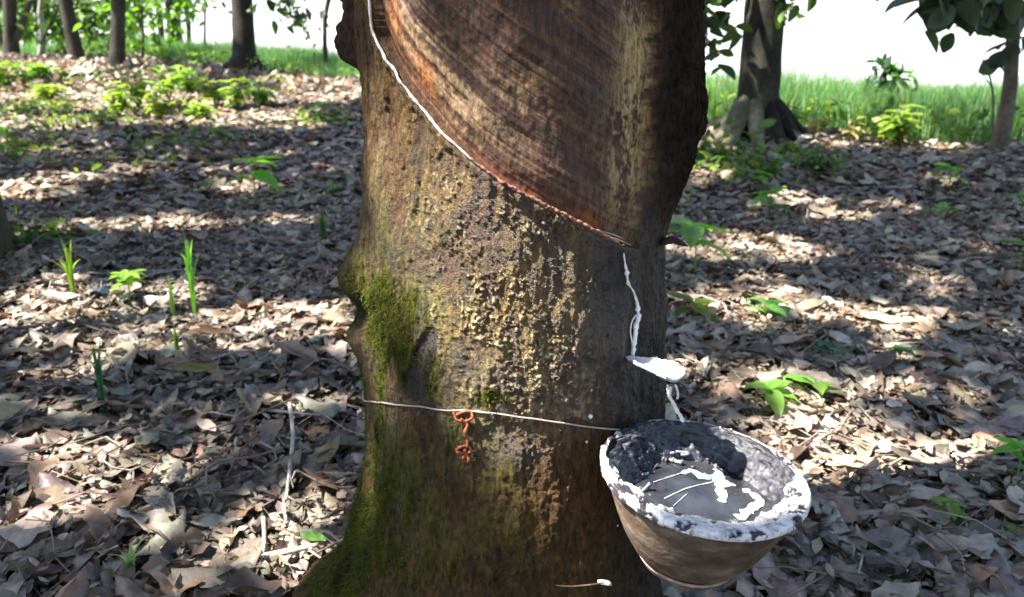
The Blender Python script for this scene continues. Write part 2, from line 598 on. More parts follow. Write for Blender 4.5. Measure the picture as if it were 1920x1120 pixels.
def build_main_tree():
    nf, nb = 560, 110
    th = np.concatenate([np.linspace(-1.75, 1.75, nf), np.linspace(1.75, 2 * math.pi - 1.75, nb + 2)[1:-1]])
    zs = np.concatenate([np.linspace(-0.10, 0.16, 60, endpoint=False), np.linspace(0.16, 1.0, 760, endpoint=False), np.linspace(1.0, 3.4, 160)])
    TH, Z = np.meshgrid(th, zs, indexing='ij')
    TH, Z = TH.ravel(), Z.ravel()
    tw = np.where(TH > math.pi, TH - 2 * math.pi, TH)
    R = base_R(tw, Z)
    sx, cx = np.sin(tw), np.cos(tw)
    P0 = np.stack([TX + R * sx, TY - R * cx, Z], 1)
    # position in photo pixels laid onto the bark (kept constant past the silhouettes)
    tc = np.clip(tw, -1.45, 1.45)
    Pc = np.stack([TX + R * np.sin(tc), TY - R * np.cos(tc), Z], 1)
    u, v = project(Pc)
    cyl = np.stack([P0[:, 0], P0[:, 1], P0[:, 2]], 1)
    n_lo = fbm(cyl * 9, 3, 21)
    n_mid = fbm(cyl * np.array([45, 45, 22]), 3, 22)
    n_v = fbm(cyl * np.array([120, 120, 26]), 3, 23)
    n_hi = fbm(cyl * 190, 3, 24)
    # --- masks
    zc = zcut(tw)
    wob = 0.0012 * vnoise(cyl * 60, 30)
    above = sstep(-0.0015, 0.0025, Z - zc + wob)
    lip_u = np.interp(v, [-60, 0, 150, 300, 400, 470], [1230, 1228, 1226, 1218, 1208, 1190]) + 8 * n_mid
    pan_r = 1 - sstep(-6, 8, u - lip_u)
    panel = above * pan_r * (np.abs(tw) < 2.4) * (1 - sstep(1.55, 1.75, Z + 0.02 * n_mid))
    d_cut = Z - zc                                   # height above the cut
    bumps_zone = np.clip(blob(u, v, 980, 560, 190, 230) * 1.5 + 0.7 * blob(u, v, 1080, 700, 130, 90) + 0.8 * blob(u, v, 1040, 440, 120, 70), 0, 1) * (1 - panel) * (v < 790 + 20 * n_mid)
    low = blob(u, v, 960, 830, 90, 45, 0)
    bumps_zone = np.clip(bumps_zone + 0.9 * low * (1 - panel), 0, 1)
    wz = np.stack([n_hi, fbm(cyl * 150, 2, 81), fbm(cyl * 150, 2, 82)], 1)
    c1, cv1 = cells(cyl * np.array([215, 215, 135]) + 1.4 * wz, 3)
    c2, cv2 = cells(cyl * np.array([125, 125, 80]) + 1.3 * wz, 4)
    scab = np.clip(1 - c1 / 0.62, 0, 1) * (cv1 > 0.35)
    scab2 = np.clip(1 - c2 / 0.55, 0, 1) * (cv2 > 0.62)
    pc, pcv = cells(cyl * np.array([42, 42, 18]) + 0.4 * n_mid[:, None], 6)        # bark plates
    crack = 1 - sstep(0.38, 0.55, pc)
    # --- shape
    d = 0.010 * n_lo + 0.0034 * n_mid * (1 - 0.8 * panel) + 0.0026 * n_v * (1 - 0.75 * panel) + 0.0016 * n_hi * (1 - 0.6 * panel)
    d = d + (1 - panel) * (0.0022 * (crack - .5) * (1 - bumps_zone))
    patch = sstep(-0.25, 0.3, fbm(cyl * 26, 3, 77))
    sel = sstep(-0.5, 0.1, fbm(cyl * np.array([75, 75, 40]), 3, 78))
    scab, scab2 = scab * (0.15 + 0.85 * patch) * sel, scab2 * patch * (0.3 + 0.7 * sel)
    d = d + bumps_zone * (0.0028 * scab ** 0.7 + 0.0034 * scab2 ** 0.7)
    rare = (1 - bumps_zone) * (1 - panel) * scab2 * (fbm(cyl * 14, 2, 41) > 0.1)
    d = d + 0.003 * rare
    stri = fbm(np.stack([(d_cut + 0.004 * n_lo) * 300, tw * 2.0, 0 * tw], 1), 3, 44, 0.6)
    d = d + panel * (-0.013 + 0.0009 * stri + 0.0016 * np.clip(vnoise(np.stack([d_cut * 90, tw * 3, 0 * tw], 1), 46), 0, 1))
    d = d - panel * 0.004 * np.exp(-(d_cut / 0.02) ** 2)
    # lower lip of the cut
    d = d + 0.0025 * np.exp(-((d_cut + 0.006) / 0.006) ** 2) * (tw < CT[-1, 0] + 0.05) * (np.abs(tw) < 2.3)
    # healed bark roll right of the panel
    roll = sstep(-4, 26, u - lip_u) * np.interp(v, [-60, 0, 150, 230, 300, 350, 410, 450], [1, 1, 1, 1, 0.8, 0.5, 0.12, 0.0])
    roll = roll * (1 - sstep(2.0, 2.5, np.abs(tw))) * (tw > 0)
    roll = roll * (1 - sstep(1.3, 1.8, Z))
    d = d + roll * (0.040 + 0.006 * n_mid + 0.004 * n_v)
    # left burl, its hollow, and the hanging flap of bark at the top left
    zb = pix2trunk(668, 585)[1]
    bl = np.exp(-((tw + 1.42) / 0.26) ** 2 - ((Z - zb - 0.02) / 0.072) ** 2)
    d = d + bl * (0.026 + 0.009 * n_mid)
    ho = blob(u, v, 676, 578, 14, 36, -8) + 0.8 * blob(u, v, 648, 640, 8, 30)
    d = d - 0.022 * np.clip(ho, 0, 1)
    knot = blob(u, v, 672, 640, 12, 24)
    d = d + 0.012 * knot
    zf = row_geom(650, 140)[0]
    fl = sstep(0, 0.022, Z - zf + 0.010 * n_mid + 0.03 * (tw + 1.5)) * np.exp(-((tw + 1.66) / 0.2) ** 4) * (1 - sstep(1.4, 1.9, Z))
    d = d + fl * (0.020 + 0.022 * n_mid + 0.016 * n_v)
    # dark scar and slit
    scar = np.clip(1.6 * blob(u, v, 790, 680, 22, 62, 20) + 0.8 * blob(u, v, 782, 735, 22, 22), 0, 1)
    scar = sstep(0.35, 0.6, scar + 0.15 * n_mid)
    d = d - 0.004 * scar
    slit = sstep(0.4, 0.6, blob(u, v, 640, 1075, 12, 55, 18) + .1 * n_mid)
    d = d - 0.008 * slit
    # root flutes near the ground
    fl2 = 1 - sstep(0.02, 0.30, Z)
    d = d + fl2 * 0.010 * np.cos(tw * 5 + 0.9) + fl2 * 0.01 * n_lo
    # hollow between the two sides under the spout
    vch = blob(u, v, 1212, 620, 26, 200)
    d = d - 0.010 * vch
    # wire bite
    R2 = R + d
    V = np.stack([TX + R2 * sx, TY - R2 * cx, Z], 1)
    # --- colour of the bark, with shade painted into its right side
    def mix(c, col, w):
        w = np.clip(w, 0, 1)[:, None]
        return c * (1 - w) + np.asarray(col) * w
    C = np.tile(np.array([0.125, 0.062, 0.022]), (len(V), 1))
    C = mix(C, (0.17, 0.115, 0.028), sstep(-0.3, 0.5, n_mid + 0.4 * n_lo) * 0.8)
    C = mix(C, (0.07, 0.036, 0.018), sstep(0.15, 0.6, n_v) * 0.6)
    C = mix(C, (0.19, 0.16, 0.09), blob(u, v, 705, 430, 26, 330) * sstep(-0.2, 0.4, n_v) * 0.8)
    C = mix(C, (0.17, 0.07, 0.04), blob(u, v, 900, 420, 200, 90) * 0.5 * sstep(-.3, .3, n_mid))
    C = mix(C, (0.50, 0.36, 0.06), blob(u, v, 910, 590, 200, 180) * 0.8 * sstep(-0.35, 0.4, n_mid))
    C = mix(C, (0.075, 0.045, 0.02), bumps_zone * (1 - sstep(0.1, 0.3, np.maximum(scab, scab2))) * 0.55)
    C = mix(C, (0.95, 0.86, 0.62), bumps_zone * sstep(0.25, 0.5, np.maximum(scab, scab2) + 0.15 * n_hi) * sstep(-0.6, 0.2, n_hi + n_mid) * 0.9)
    C = mix(C, (0.40, 0.38, 0.30), np.clip(bumps_zone * 1.2, 0, 1) * sstep(600, 720, v) * sstep(-0.1, 0.4, n_hi) * 0.6)
    C = mix(C, (0.42, 0.35, 0.2), rare * 0.7)
    C = mix(C, (0.036, 0.025, 0.02), sstep(1075, 1150, u + 35 * n_mid) * (1 - panel) * 0.88)  # painted shade: the side turned away from the sun goes near black
    # lower trunk
    lo = sstep(770, 830, v + 20 * n_mid)
    C = mix(C, (0.115, 0.070, 0.022), lo * 0.7)
    C = mix(C, (0.16, 0.12, 0.025), lo * sstep(-0.1, 0.5, n_lo + 0.5 * n_mid) * 0.7)
    C = mix(C, (0.17, 0.085, 0.03), blob(u, v, 1050, 960, 70, 150) * 0.7)
    C = mix(C, (0.035, 0.025, 0.02), sstep(1110, 1190, u + 20 * n_mid) * lo * 0.8)  # shaded right side of the lower trunk, darkened in the colour
    C = mix(C, (0.010, 0.008, 0.008), np.clip(2.2 * blob(u, v, 1225, 745, 45, 90) + 0.8 * blob(u, v, 1140, 560, 50, 110), 0, 1) * 0.85)  # shade under the spout and beside the trickle, put into the colour
    # moss
    mo = np.clip(1.3 * blob(u, v, 722, 600, 55, 100) + 1.5 * blob(u, v, 655, 1030, 62, 130, 25) + 0.35 * blob(u, v, 760, 1080, 110, 70) + 0.9 * blob(u, v, 930, 745, 55, 22)
                 + 0.5 * blob(u, v, 800, 690, 60, 60) + 0.35 * blob(u, v, 700, 800, 40, 90), 0, 1.2)
    mossm = sstep(0.3, 0.8, mo + 0.7 * n_mid + 0.4 * n_v + 0.3 * n_lo)
    film = np.clip(1.2 * blob(u, v, 750, 580, 85, 210) + 0.7 * blob(u, v, 800, 900, 160, 170) + 0.8 * blob(u, v, 700, 950, 60, 160), 0, 1) * sstep(-0.5, 0.3, n_mid + 0.6 * n_lo + 0.5 * n_hi)
    C = mix(C, (0.085, 0.115, 0.016), film * 0.75)
    C = mix(C, (0.06, 0.085, 0.014), mossm * 0.8)
    C = mix(C, (0.035, 0.033, 0.035), scar * 0.9)
    C = mix(C, (0.035, 0.02, 0.012), slit)
    C = mix(C, (0.03, 0.022, 0.018), sstep(0.3, 0.7, ho))
    C = mix(C, (0.36, 0.30, 0.20), knot * 0.8)
    # panel of regrown bark
    pcn = np.stack([d_cut * 60, tw * 4, 0 * tw], 1)
    streak = fbm(np.stack([(d_cut + 0.004 * n_lo) * 120, tw * 1.1, 0 * tw], 1), 3, 51)
    pc_ = np.tile(np.array([0.105, 0.044, 0.024]), (len(V), 1))
    pc_ = mix(pc_, (0.06, 0.032, 0.022), sstep(0.0, 0.5, n_mid) * 0.3)
    pc_ = mix(pc_, (0.17, 0.095, 0.065), sstep(0.0, 0.5, streak) * 0.5)
    pc_ = mix(pc_, (0.26, 0.17, 0.11), sstep(0.1, 0.5, stri) * 0.25)
    pc_ = mix(pc_, (0.04, 0.02, 0.015), sstep(0.1, 0.5, -stri) * 0.45)
    pc_ = mix(pc_, (0.032, 0.02, 0.018), sstep(0.05, 0.35, fbm(cyl * np.array([70, 70, 22]), 4, 91)) * 0.25)
    pale = np.clip(blob(u, v, 790, 90, 36, 130, -28) + blob(u, v, 865, 195, 40, 120, -52) + 0.5 * blob(u, v, 950, 180, 40, 90, -50) + 0.4 * blob(u, v, 1010, 150, 40, 30, 0), 0, 1)
    pc_ = mix(pc_, (0.42, 0.32, 0.21), pale * sstep(-0.25, 0.3, streak + 0.8 * stri + 0.6 * n_hi) * 0.85)
    pc_ = mix(pc_, (0.45, 0.19, 0.05), np.clip(blob(u, v, 783, 140, 14, 42, -15) + blob(u, v, 725, 30, 12, 60, -15), 0, 1) * 0.85)
    pc_ = mix(pc_, (0.42, 0.28, 0.09), np.clip(blob(u, v, 990, 145, 30, 20, 30) + 0.8 * blob(u, v, 1075, 15, 22, 25), 0, 1) * sstep(-0.3, 0.3, n_hi) * 0.8)
    pc_ = mix(pc_, (0.045, 0.025, 0.02), sstep(0.1, 0.5, n_v) * 0.3)
    pc_ = mix(pc_, (0.05, 0.024, 0.016), sstep(0.0, 0.4, -streak) * 0.6)
    grey = blob(u, v, 1100, 230, 90, 170, -25)
    pc_ = mix(pc_, (0.15, 0.10, 0.06), grey * 0.35 * sstep(-0.4, 0.3, n_hi))
    strip = np.clip(blob(u, v, 1185, 300, 34, 130, 2) + blob(u, v, 1205, 90, 32, 150), 0, 1)
    pc_ = mix(pc_, (0.60, 0.46, 0.22), strip * sstep(-0.3, 0.2, n_mid + 0.8 * n_hi) * 0.9)
    near = np.exp(-np.clip(d_cut, 0, 1) / 0.005) * sstep(850, 950, u) + 0.4 * np.exp(-np.clip(d_cut, 0, 1) / 0.01)
    pc_ = mix(pc_, (0.19, 0.06, 0.03), near * 0.8)
    pc_ = mix(pc_, (0.30, 0.11, 0.03), blob(u, v, 1120, 418, 28, 14, 30) * 0.8)
    C = C * (1 - panel[:, None]) + pc_ * panel[:, None]
    # healed roll and flap: dark, reddish
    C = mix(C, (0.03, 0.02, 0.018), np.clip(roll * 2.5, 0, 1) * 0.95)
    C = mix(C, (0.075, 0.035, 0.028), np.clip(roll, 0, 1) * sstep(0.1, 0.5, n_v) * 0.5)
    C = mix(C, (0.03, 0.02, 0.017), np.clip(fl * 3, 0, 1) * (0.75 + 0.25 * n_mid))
    C = C * np.array([0.70, 0.61, 0.48]) * (1 - 0.15 * (1 - np.clip(bumps_zone, 0, 1)))[:, None]
    dirt = sstep(0.0, 0.45, fbm(cyl * np.array([60, 60, 28]), 4, 93, 0.6)) * (1 - panel)
    C = mix(C, (0.028, 0.02, 0.012), dirt * (0.65 - 0.35 * np.clip(bumps_zone * np.maximum(scab, scab2) * 2, 0, 1)))
    wet = np.clip(0.25 + bumps_zone * 0.9 + 0.2 * panel + 0.25 * blob(u, v, 950, 600, 260, 330), 0, 1) * (1 - mossm) * (1 - np.clip(2 * roll, 0, 1))
    ns = len(zs)
    root = thing('rubber_tree', 'thick scarred rubber tree with a slanting tapping cut and latex running to a bowl', 'tree', (TX, TY, T1(TX, TY)), 'rubber trees')
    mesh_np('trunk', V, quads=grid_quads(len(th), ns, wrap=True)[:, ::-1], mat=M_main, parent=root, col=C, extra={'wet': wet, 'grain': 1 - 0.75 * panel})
    # moss tufts: many tiny blades standing off the bark
    r = np.random.default_rng(5)
    wgt = mossm * np.clip(mo, 0, 1) * (np.abs(tw) < 1.75) * (Z > 0.0)
    idx = r.choice(len(V), 6500, p=wgt / wgt.sum())
    B = V[idx] + 0.0015 * r.standard_normal((len(idx), 3))
    nrm = np.stack([sx[idx], -cx[idx], 0 * idx], 1)
    dirv = nrm * r.uniform(0.3, 1, (len(idx), 1)) + np.array([0, 0, -0.3]) + 0.5 * r.standard_normal((len(idx), 3))
    dirv /= np.linalg.norm(dirv, axis=1)[:, None]
    side = np.cross(dirv, r.standard_normal((len(idx), 3))); side /= np.linalg.norm(side, axis=1)[:, None]
    ln = r.uniform(0.003, 0.0085, (len(idx), 1))
    A = np.stack([B - side * 0.0006 - nrm * 0.001, B + side * 0.0006 - nrm * 0.001, B + dirv * ln], 1).reshape(-1, 3)
    mc = np.array([0.045, 0.068, 0.012]) * r.uniform(0.5, 1.4, (len(idx), 1)) * np.array([1, 1, 1]) + r.uniform(0, 0.05, (len(idx), 1)) * np.array([1, .8, .1])
    o = mesh_np('moss', A, tris=np.arange(len(A)).reshape(-1, 3), mat=M_moss, parent=root, col=np.repeat(mc, 3, 0), smooth=False)
    def surfR(thv, zv):
        i = np.argmin(np.abs(th[:nf] - thv)); j = np.argmin(np.abs(zs - zv))
        return R2.reshape(len(th), ns)[i, j]
    return root, surfR
main_tree, surfR = build_main_tree()

def on_trunk(u, v, off=0.002, R0=0.19):
    R = R0
    for _ in range(4):
        th, z, p = pix2trunk(u, v, R)
        R = surfR(th, z)
    th, z, p = pix2trunk(u, v, R)
    return np.array([TX + (R + off) * math.sin(th), TY - (R + off) * math.cos(th), z])

def th_point(th, z, off):
    R = surfR(th, z) + off
    return np.array([TX + R * math.sin(th), TY - R * math.cos(th), z])

def build_latex_lines():
    r = np.random.default_rng(3)
    # white latex lying in the groove
    ths = np.linspace(CT[0, 0] - 0.12, CT[5, 0] + 0.08, 150)
    pts = []
    for t in ths:
        zc = float(zcut(np.array([t]))[0]) + 0.0005
        R = surfR(t, zc - 0.005) - 0.0010
        pts.append([TX + R * math.sin(t), TY - R * math.cos(t), zc])
    pts = np.array(pts)
    k = np.ones(5) / 5
    for a in range(3): pts[2:-2, a] = np.convolve(pts[:, a], k, 'valid')
    rr = 0.0015 * (1 + 0.25 * vnoise(pts * 90, 2) + 0.35 * vnoise(pts * 300, 6)) * np.interp(np.linspace(0, 1, len(pts)), [0, .05, .75, 1], [1, 1.15, 0.95, 0.3])
    V, Q, Tt = tube(pts, rr, 10, 0.1)
    MB().add(V, Q, Tt).build('latex_line', tint_mat('dried_latex', 0.4, 0.5, 150, 0.3, 0.5, 300, base=(0.40, 0.355, 0.34)), main_tree)
    # fresh pink inner bark along the lower half of the cut
    mb = MB()
    ths = np.linspace(CT[4, 0], CT[-1, 0] + 0.01, 150)
    pts = []
    for t in ths:
        zc = float(zcut(np.array([t]))[0]) + 0.001 + 0.0012 * vnoise(np.array([[t * 60, 0, 0]]), 3)[0]
        R = surfR(t, zc - 0.006) - 0.0012 + 0.0008 * vnoise(np.array([[t * 90, 5, 0]]), 4)[0]
        pts.append([TX + R * math.sin(t), TY - R * math.cos(t), zc])
    V, Q, Tt = tube(np.array(pts), np.interp(np.linspace(0, 1, 150), [0, .4, .9, 1], [0.0006, 0.0018, 0.002, 0.001]), 8, 0.6, 5)
    mb.add(V, Q, Tt, (0.22, 0.10, 0.07))
    mb.build('inner_bark', M_stick, main_tree)
    # pale splinters at the low end
    mb = MB()
    for (a, b) in (((1130, 440), (1172, 458)), ((1120, 432), (1160, 446))):
        p, q = on_trunk(*a, 0.004), on_trunk(*b, 0.008)
        V, Q, Tt = tube([p, (p + q) / 2 + [0, -0.001, 0.001], q], [0.0006, 0.0011, 0.0004], 6)
        mb.add(V, Q, Tt, (0.5, 0.4, 0.25))
    mb.build('splinter', M_stick, main_tree)
    # trickle down the bark to the spout
    tr = [(1166, 474), (1168, 492), (1172, 512), (1174, 530), (1184, 546), (1190, 566), (1192, 590), (1188, 612), (1186, 636), (1183, 655), (1184, 672)]
    pts = np.array([on_trunk(u, v, 0.003) for u, v in tr])
    pts = spline(pts, 7)
    w = np.interp(np.linspace(0, 1, len(pts)), [0, .2, .4, .6, .8, 1], [0.0010, 0.0018, 0.0011, 0.0027, 0.0029, 0.0024])
    V, Q, Tt = tube(pts, w * (1 + 0.5 * vnoise(pts * 260, 9)), 10, 0.7, 8)
    mb = MB().add(V, Q, Tt)
    pts2 = spline(np.array([on_trunk(u, v, 0.003) for u, v in ((1188, 590), (1181, 602), (1178, 620), (1181, 640))]), 5)
    V, Q, Tt = tube(pts2, 0.0009, 6, 0.5)
    mb.add(V, Q, Tt)
    mb.build('latex_trickle', M_latex, main_tree)
    mb = MB()
    p = on_trunk(1238, 458, -0.002)
    e = at_depth(1290, 462, p[1] - 0.01)
    V, Q, Tt = tube(spline([p, (p + e) / 2 + [0, 0, .006], e], 6), [.004, .006, .008, .009, .009, .009, .008, .008, .007, .006, .005, .003, .001], 10, .5, 4, flat=.5)
    mb.add(V, Q, Tt, (.035, .025, .02)).build('bark_flake', M_stick, main_tree)
    # dried latex drops on the bark
    mb = MB()
    for (u, v, s) in ((1106, 780, .0026), (1099, 828, .0015), (1157, 985, .0013)):
        p = on_trunk(u, v, 0.001)
        V, Q, Tt = tube([p + [0, 0, s], p + [0, -s * .4, s * .5], p + [0, -s * .5, -s * .3], p + [0, 0, -s]], [s * .3, s, s * .9, s * .3], 8, 0.3, int(u))
        MB().add(V, Q, Tt).build('latex_drop', M_latex, main_tree)
build_latex_lines()

# ---- wire round the trunk
def build_wire():
    root = thing('tie_wire', 'thin grey wire stretched round the tapped trunk and holding the bowl', 'wire', on_trunk(870, 766, 0.002))
    wp = [(690, 751), (720, 754), (760, 758), (800, 762), (870, 768), (930, 773), (1000, 784), (1060, 793), (1110, 800), (1150, 804), (1190, 806)]
    wt_ = []
    for u, v in wp:
        q = on_trunk(u, v, 0.0)
        wt_.append((math.atan2(q[0] - TX, TY - q[1]), q[2]))
    wt_ = np.array(wt_)
    pts = []
    for t in np.linspace(-1.9, wt_[-1, 0], 160):
        z = np.interp(t, wt_[:, 0], wt_[:, 1])
        R = max(surfR(t, z), surfR(t, z + 0.003), surfR(t, z - 0.003)) if t > -1.75 else 0.195
        pts.append([t, z, R])
    pts = np.array(pts)
    Rm = np.array([pts[max(0, i - 3):i + 4, 2].max() for i in range(len(pts))])
    Rm = np.convolve(np.pad(Rm, 3, mode='edge'), np.ones(7) / 7, 'valid')
    W = np.stack([TX + (Rm + 0.0006) * np.sin(pts[:, 0]), TY - (Rm + 0.0006) * np.cos(pts[:, 0]), pts[:, 1]], 1)
    V, Q, Tt = tube(W, 0.0011, 6)
    MB().add(V, Q, Tt).build('wire_strand', M_wire, root)
    mb = MB()
    def P(u, v, o=0.004): return on_trunk(u, v, o)
    loops = [[(853, 770), (862, 783), (876, 786), (889, 779), (884, 770), (872, 768), (858, 776)],
             [(868, 780), (878, 792), (876, 806), (878, 820), (880, 834)],
             [(858, 843), (866, 834), (880, 834), (886, 842), (872, 846), (860, 842)],
             [(874, 838), (877, 850), (883, 858), (876, 862), (872, 852)]]
    for k, l in enumerate(loops):
        V, Q, Tt = tube(spline([P(u, v, 0.004 + 0.003 * ((i + k) % 2)) for i, (u, v) in enumerate(l)], 5), 0.0017, 9, 0.95, k)
        mb.add(V, Q, Tt)
    mb.build('rusty_knot', M_rust, root)['label'] = 'rusty orange twist hanging from the wire'
build_wire()

# ---- white chip and hair root on the lower bark
def build_chip():
    p = on_trunk(1122, 1082, 0.012)
    t = thing('pale_chip', 'small pale chip on a thin rootlet low on the tapped trunk', 'chip', p)
    mb = MB()
    q = [on_trunk(1040, 1092, 0.006), on_trunk(1062, 1080, 0.02), on_trunk(1092, 1073, 0.025), p]
    V, Q, Tt = tube(spline(q, 6), 0.0009, 6)
    mb.add(V, Q, Tt, (0.3, 0.2, 0.12)); mb.build('rootlet', M_stick, t)
    a = np.array([1, 0, -0.25]); a /= np.linalg.norm(a)
    V, Q, Tt = tube([p - a * .008, p - a * .004, p + a * .004, p + a * .0085], [.002, .0042, .0045, .0025], 7, 0.3, 3, flat=.6)
    MB().add(V, Q, Tt, (0.8, 0.76, 0.6)).build('chip', M_stick, t)
build_chip()

# ------------------------------------------------------------------ bowl
BR = 0.118
bc = at_depth(1318, 888, 0.765)
tilt = Matrix.Rotation(rad(4), 3, 'X') @ Matrix.Rotation(rad(5.5), 3, 'Y')
tiltn = np.array(tilt) * 0.905
def bw(P):
    return bc + np.asarray(P, dtype=float).reshape(-1, 3) @ tiltn.T

def lathe(profile, n=128, rough=None):
    pr = np.asarray(profile, dtype=float)
    th = np.linspace(0, 2 * math.pi, n, endpoint=False)
    V = np.stack([np.cos(th)[:, None] * pr[:, 0], np.sin(th)[:, None] * pr[:, 0], np.broadcast_to(pr[:, 1], (n, len(pr)))], -1)
    return V.reshape(-1, 3), grid_quads(n, len(pr), wrap=True)

def build_bowl():
    root = thing('latex_bowl', 'brown collecting bowl crusted with white latex, strapped to the tapped trunk', 'bowl', tuple(bc + np.array([0, 0, -0.11])))
    m, t, b = new_mat('fired_clay', 0.75, 0.3)
    tc = N(t, 'ShaderNodeTexCoord')
    mp = N(t, 'ShaderNodeMapping'); mp.inputs['Scale'].default_value = (1, 1, 1.8)
    n1 = N(t, 'ShaderNodeTexNoise'); n1.inputs['Scale'].default_value = 22; n1.inputs['Detail'].default_value = 7; n1.inputs['Roughness'].default_value = 0.65
    t.links.new(tc.outputs['Object'], mp.inputs[0]); t.links.new(mp.outputs[0], n1.inputs['Vector'])
    cr = N(t, 'ShaderNodeValToRGB')
    e = cr.color_ramp.elements
    e[0].position = 0.3; e[0].color = (0.045, 0.03, 0.022, 1)
    e[1].position = 0.72; e[1].color = (0.27, 0.205, 0.155, 1)
    x = e.new(0.52); x.color = (0.12, 0.082, 0.055, 1)
    t.links.new(n1.outputs['Fac'], cr.inputs[0]); t.links.new(cr.outputs[0], b.inputs['Base Color'])
    bp = N(t, 'ShaderNodeBump'); bp.inputs['Distance'].default_value = 0.002; bp.inputs['Strength'].default_value = 0.5
    n2 = N(t, 'ShaderNodeTexNoise'); n2.inputs['Scale'].default_value = 160; n2.inputs['Detail'].default_value = 5
    t.links.new(tc.outputs['Object'], n2.inputs['Vector']); t.links.new(n2.outputs['Fac'], bp.inputs['Height']); t.links.new(bp.outputs[0], b.inputs['Normal'])
    prof = [(0.0, -0.116), (0.050, -0.116), (0.054, -0.114), (0.055, -0.108), (0.056, -0.103), (0.069, -0.094), (0.083, -0.074), (0.095, -0.052), (0.105, -0.030), (0.113, -0.010), (0.1165, -0.004), (0.119, 0.0), (0.117, 0.003)]
    # refine
    pr = np.array(prof)
    k = np.linspace(0, len(pr) - 1, 70)
    pr = np.stack([np.interp(k, range(len(prof)), pr[:, 0]), np.interp(k, range(len(prof)), pr[:, 1])], 1)
    pr[:, 1] = np.where(pr[:, 1] < 0, pr[:, 1] * 1.10, pr[:, 1])
    V, Q = lathe(pr, 160)
    V = V * (1 + 0.012 * fbm(V * 22, 3, 60)[:, None] * np.array([1, 1, 0.3]))
    MB().add(bw(V), Q).build('bowl_body', m, root)
    # inside: grimy lining
    m, t, b = new_mat('grimy_lining', 0.32, 0.6)
    tc = N(t, 'ShaderNodeTexCoord')
    n1 = N(t, 'ShaderNodeTexNoise'); n1.inputs['Scale'].default_value = 55; n1.inputs['Detail'].default_value = 7; n1.inputs['Roughness'].default_value = 0.7; n1.inputs['Distortion'].default_value = 1.0
    t.links.new(tc.outputs['Object'], n1.inputs['Vector'])
    cr = N(t, 'ShaderNodeValToRGB'); e = cr.color_ramp.elements
    e[0].position = 0.40; e[0].color = (0.018, 0.018, 0.022, 1)
    e[1].position = 0.78; e[1].color = (0.22, 0.21, 0.26, 1)
    x = e.new(0.58); x.color = (0.03, 0.03, 0.045, 1)
    t.links.new(n1.outputs['Fac'], cr.inputs[0]); t.links.new(cr.outputs[0], b.inputs['Base Color'])
    bp = N(t, 'ShaderNodeBump'); bp.inputs['Distance'].default_value = 0.004; bp.inputs['Strength'].default_value = 0.8
    t.links.new(n1.outputs['Fac'], bp.inputs['Height']); t.links.new(bp.outputs[0], b.inputs['Normal'])
    ipr = [(0.1165, 0.003), (0.112, 0.000), (0.106, -0.010), (0.095, -0.030), (0.083, -0.050), (0.070, -0.070), (0.05, -0.085), (0.0, -0.088)]
    ipr = np.array(ipr); k = np.linspace(0, 7, 80)
    ipr = np.stack([np.interp(k, range(8), ipr[:, 0]), np.interp(k, range(8), ipr[:, 1])], 1)
    V, Q = lathe(ipr, 200)
    rr = np.hypot(V[:, 0], V[:, 1])
    crum = 1 - 2.2 * np.abs(fbm(V * 60, 4, 61, 0.6))
    back = sstep(-0.02, 0.05, V[:, 1]) * (rr > 0.04)
    leftb = blob(V[:, 0], V[:, 1], -0.06, 0.045, 0.05, 0.04)
    disp = 0.0015 * crum + (0.004 * back + 0.012 * leftb) * (0.4 + crum)
    V[:, 0] -= V[:, 0] / (rr + 1e-6) * disp; V[:, 1] -= V[:, 1] / (rr + 1e-6) * disp
    V[:, 2] += np.abs(disp) * 0.6
    MB().add(bw(V), Q[:, ::-1]).build('lining', m, root)
    # crust of coagulated latex on the rim: a lumpy band, wide in front, thin behind
    nth, nr = 420, 34
    th = np.linspace(0, 2 * math.pi, nth, endpoint=False)
    s = np.linspace(0, 1, nr)
    THc, Sg = np.meshgrid(th, s, indexing='ij')
    ca, sa = np.cos(THc), np.sin(THc)
    front = sstep(-0.35, 0.75, -sa + 0.15)
    nb_ = fbm(np.stack([ca.ravel() * 5, sa.ravel() * 5, 0 * ca.ravel()], 1), 4, 62).reshape(THc.shape)
    width = 0.007 + 0.023 * front + 0.018 * nb_ * (0.4 + front)
    width = np.maximum(width, 0.004)
    # path: from outside lip, over the rim, down the inside wall
    q = Sg * (0.009 + width)                      # arc length
    outer_z = -0.004
    rad_ = np.where(q < 0.006, 0.1205 + 0.001 * (q < 0.003), 0.1205 - (q - 0.006) * (0.62 + 0.33 * front))
    zz = np.where(q < 0.006, outer_z + q * 1.35, 0.0041 - np.maximum(q - 0.012, 0) * (0.62 - 0.40 * front) - 0.018 * front * sstep(0.88, 1.0, Sg))
    Vv = np.stack([ca * rad_, sa * rad_, zz], -1).reshape(-1, 3)
    lump = fbm(Vv * 95, 4, 63, 0.6)
    edge = (np.sin(np.clip(Sg, 0, 1) * math.pi).ravel()) ** 0.4
    hgt = (0.0022 + 0.0042 * lump) * edge - 0.0008
    nrm = np.stack([-(ca * 0.35), -(sa * 0.35), 0.9 + 0 * ca], -1).reshape(-1, 3)
    outm = (q < 0.006).ravel()
    nrm[outm] = np.stack([ca.ravel()[outm], sa.ravel()[outm], 0.3 + 0 * sa.ravel()[outm]], 1)
    Vv = Vv + nrm * hgt[:, None]
    hole = sstep(0.02, 0.12, fbm(Vv * np.array([70, 70, 70]), 4, 64, 0.65) + 0.10 * (1 - front.ravel()) + 0.22 * sstep(0.2, 0.7, sa.ravel()))
    Vv[:, 2] -= 0.0025 * hole
    grime = sstep(-0.1, 0.45, fbm(Vv * 130, 3, 66, 0.6))[:, None]
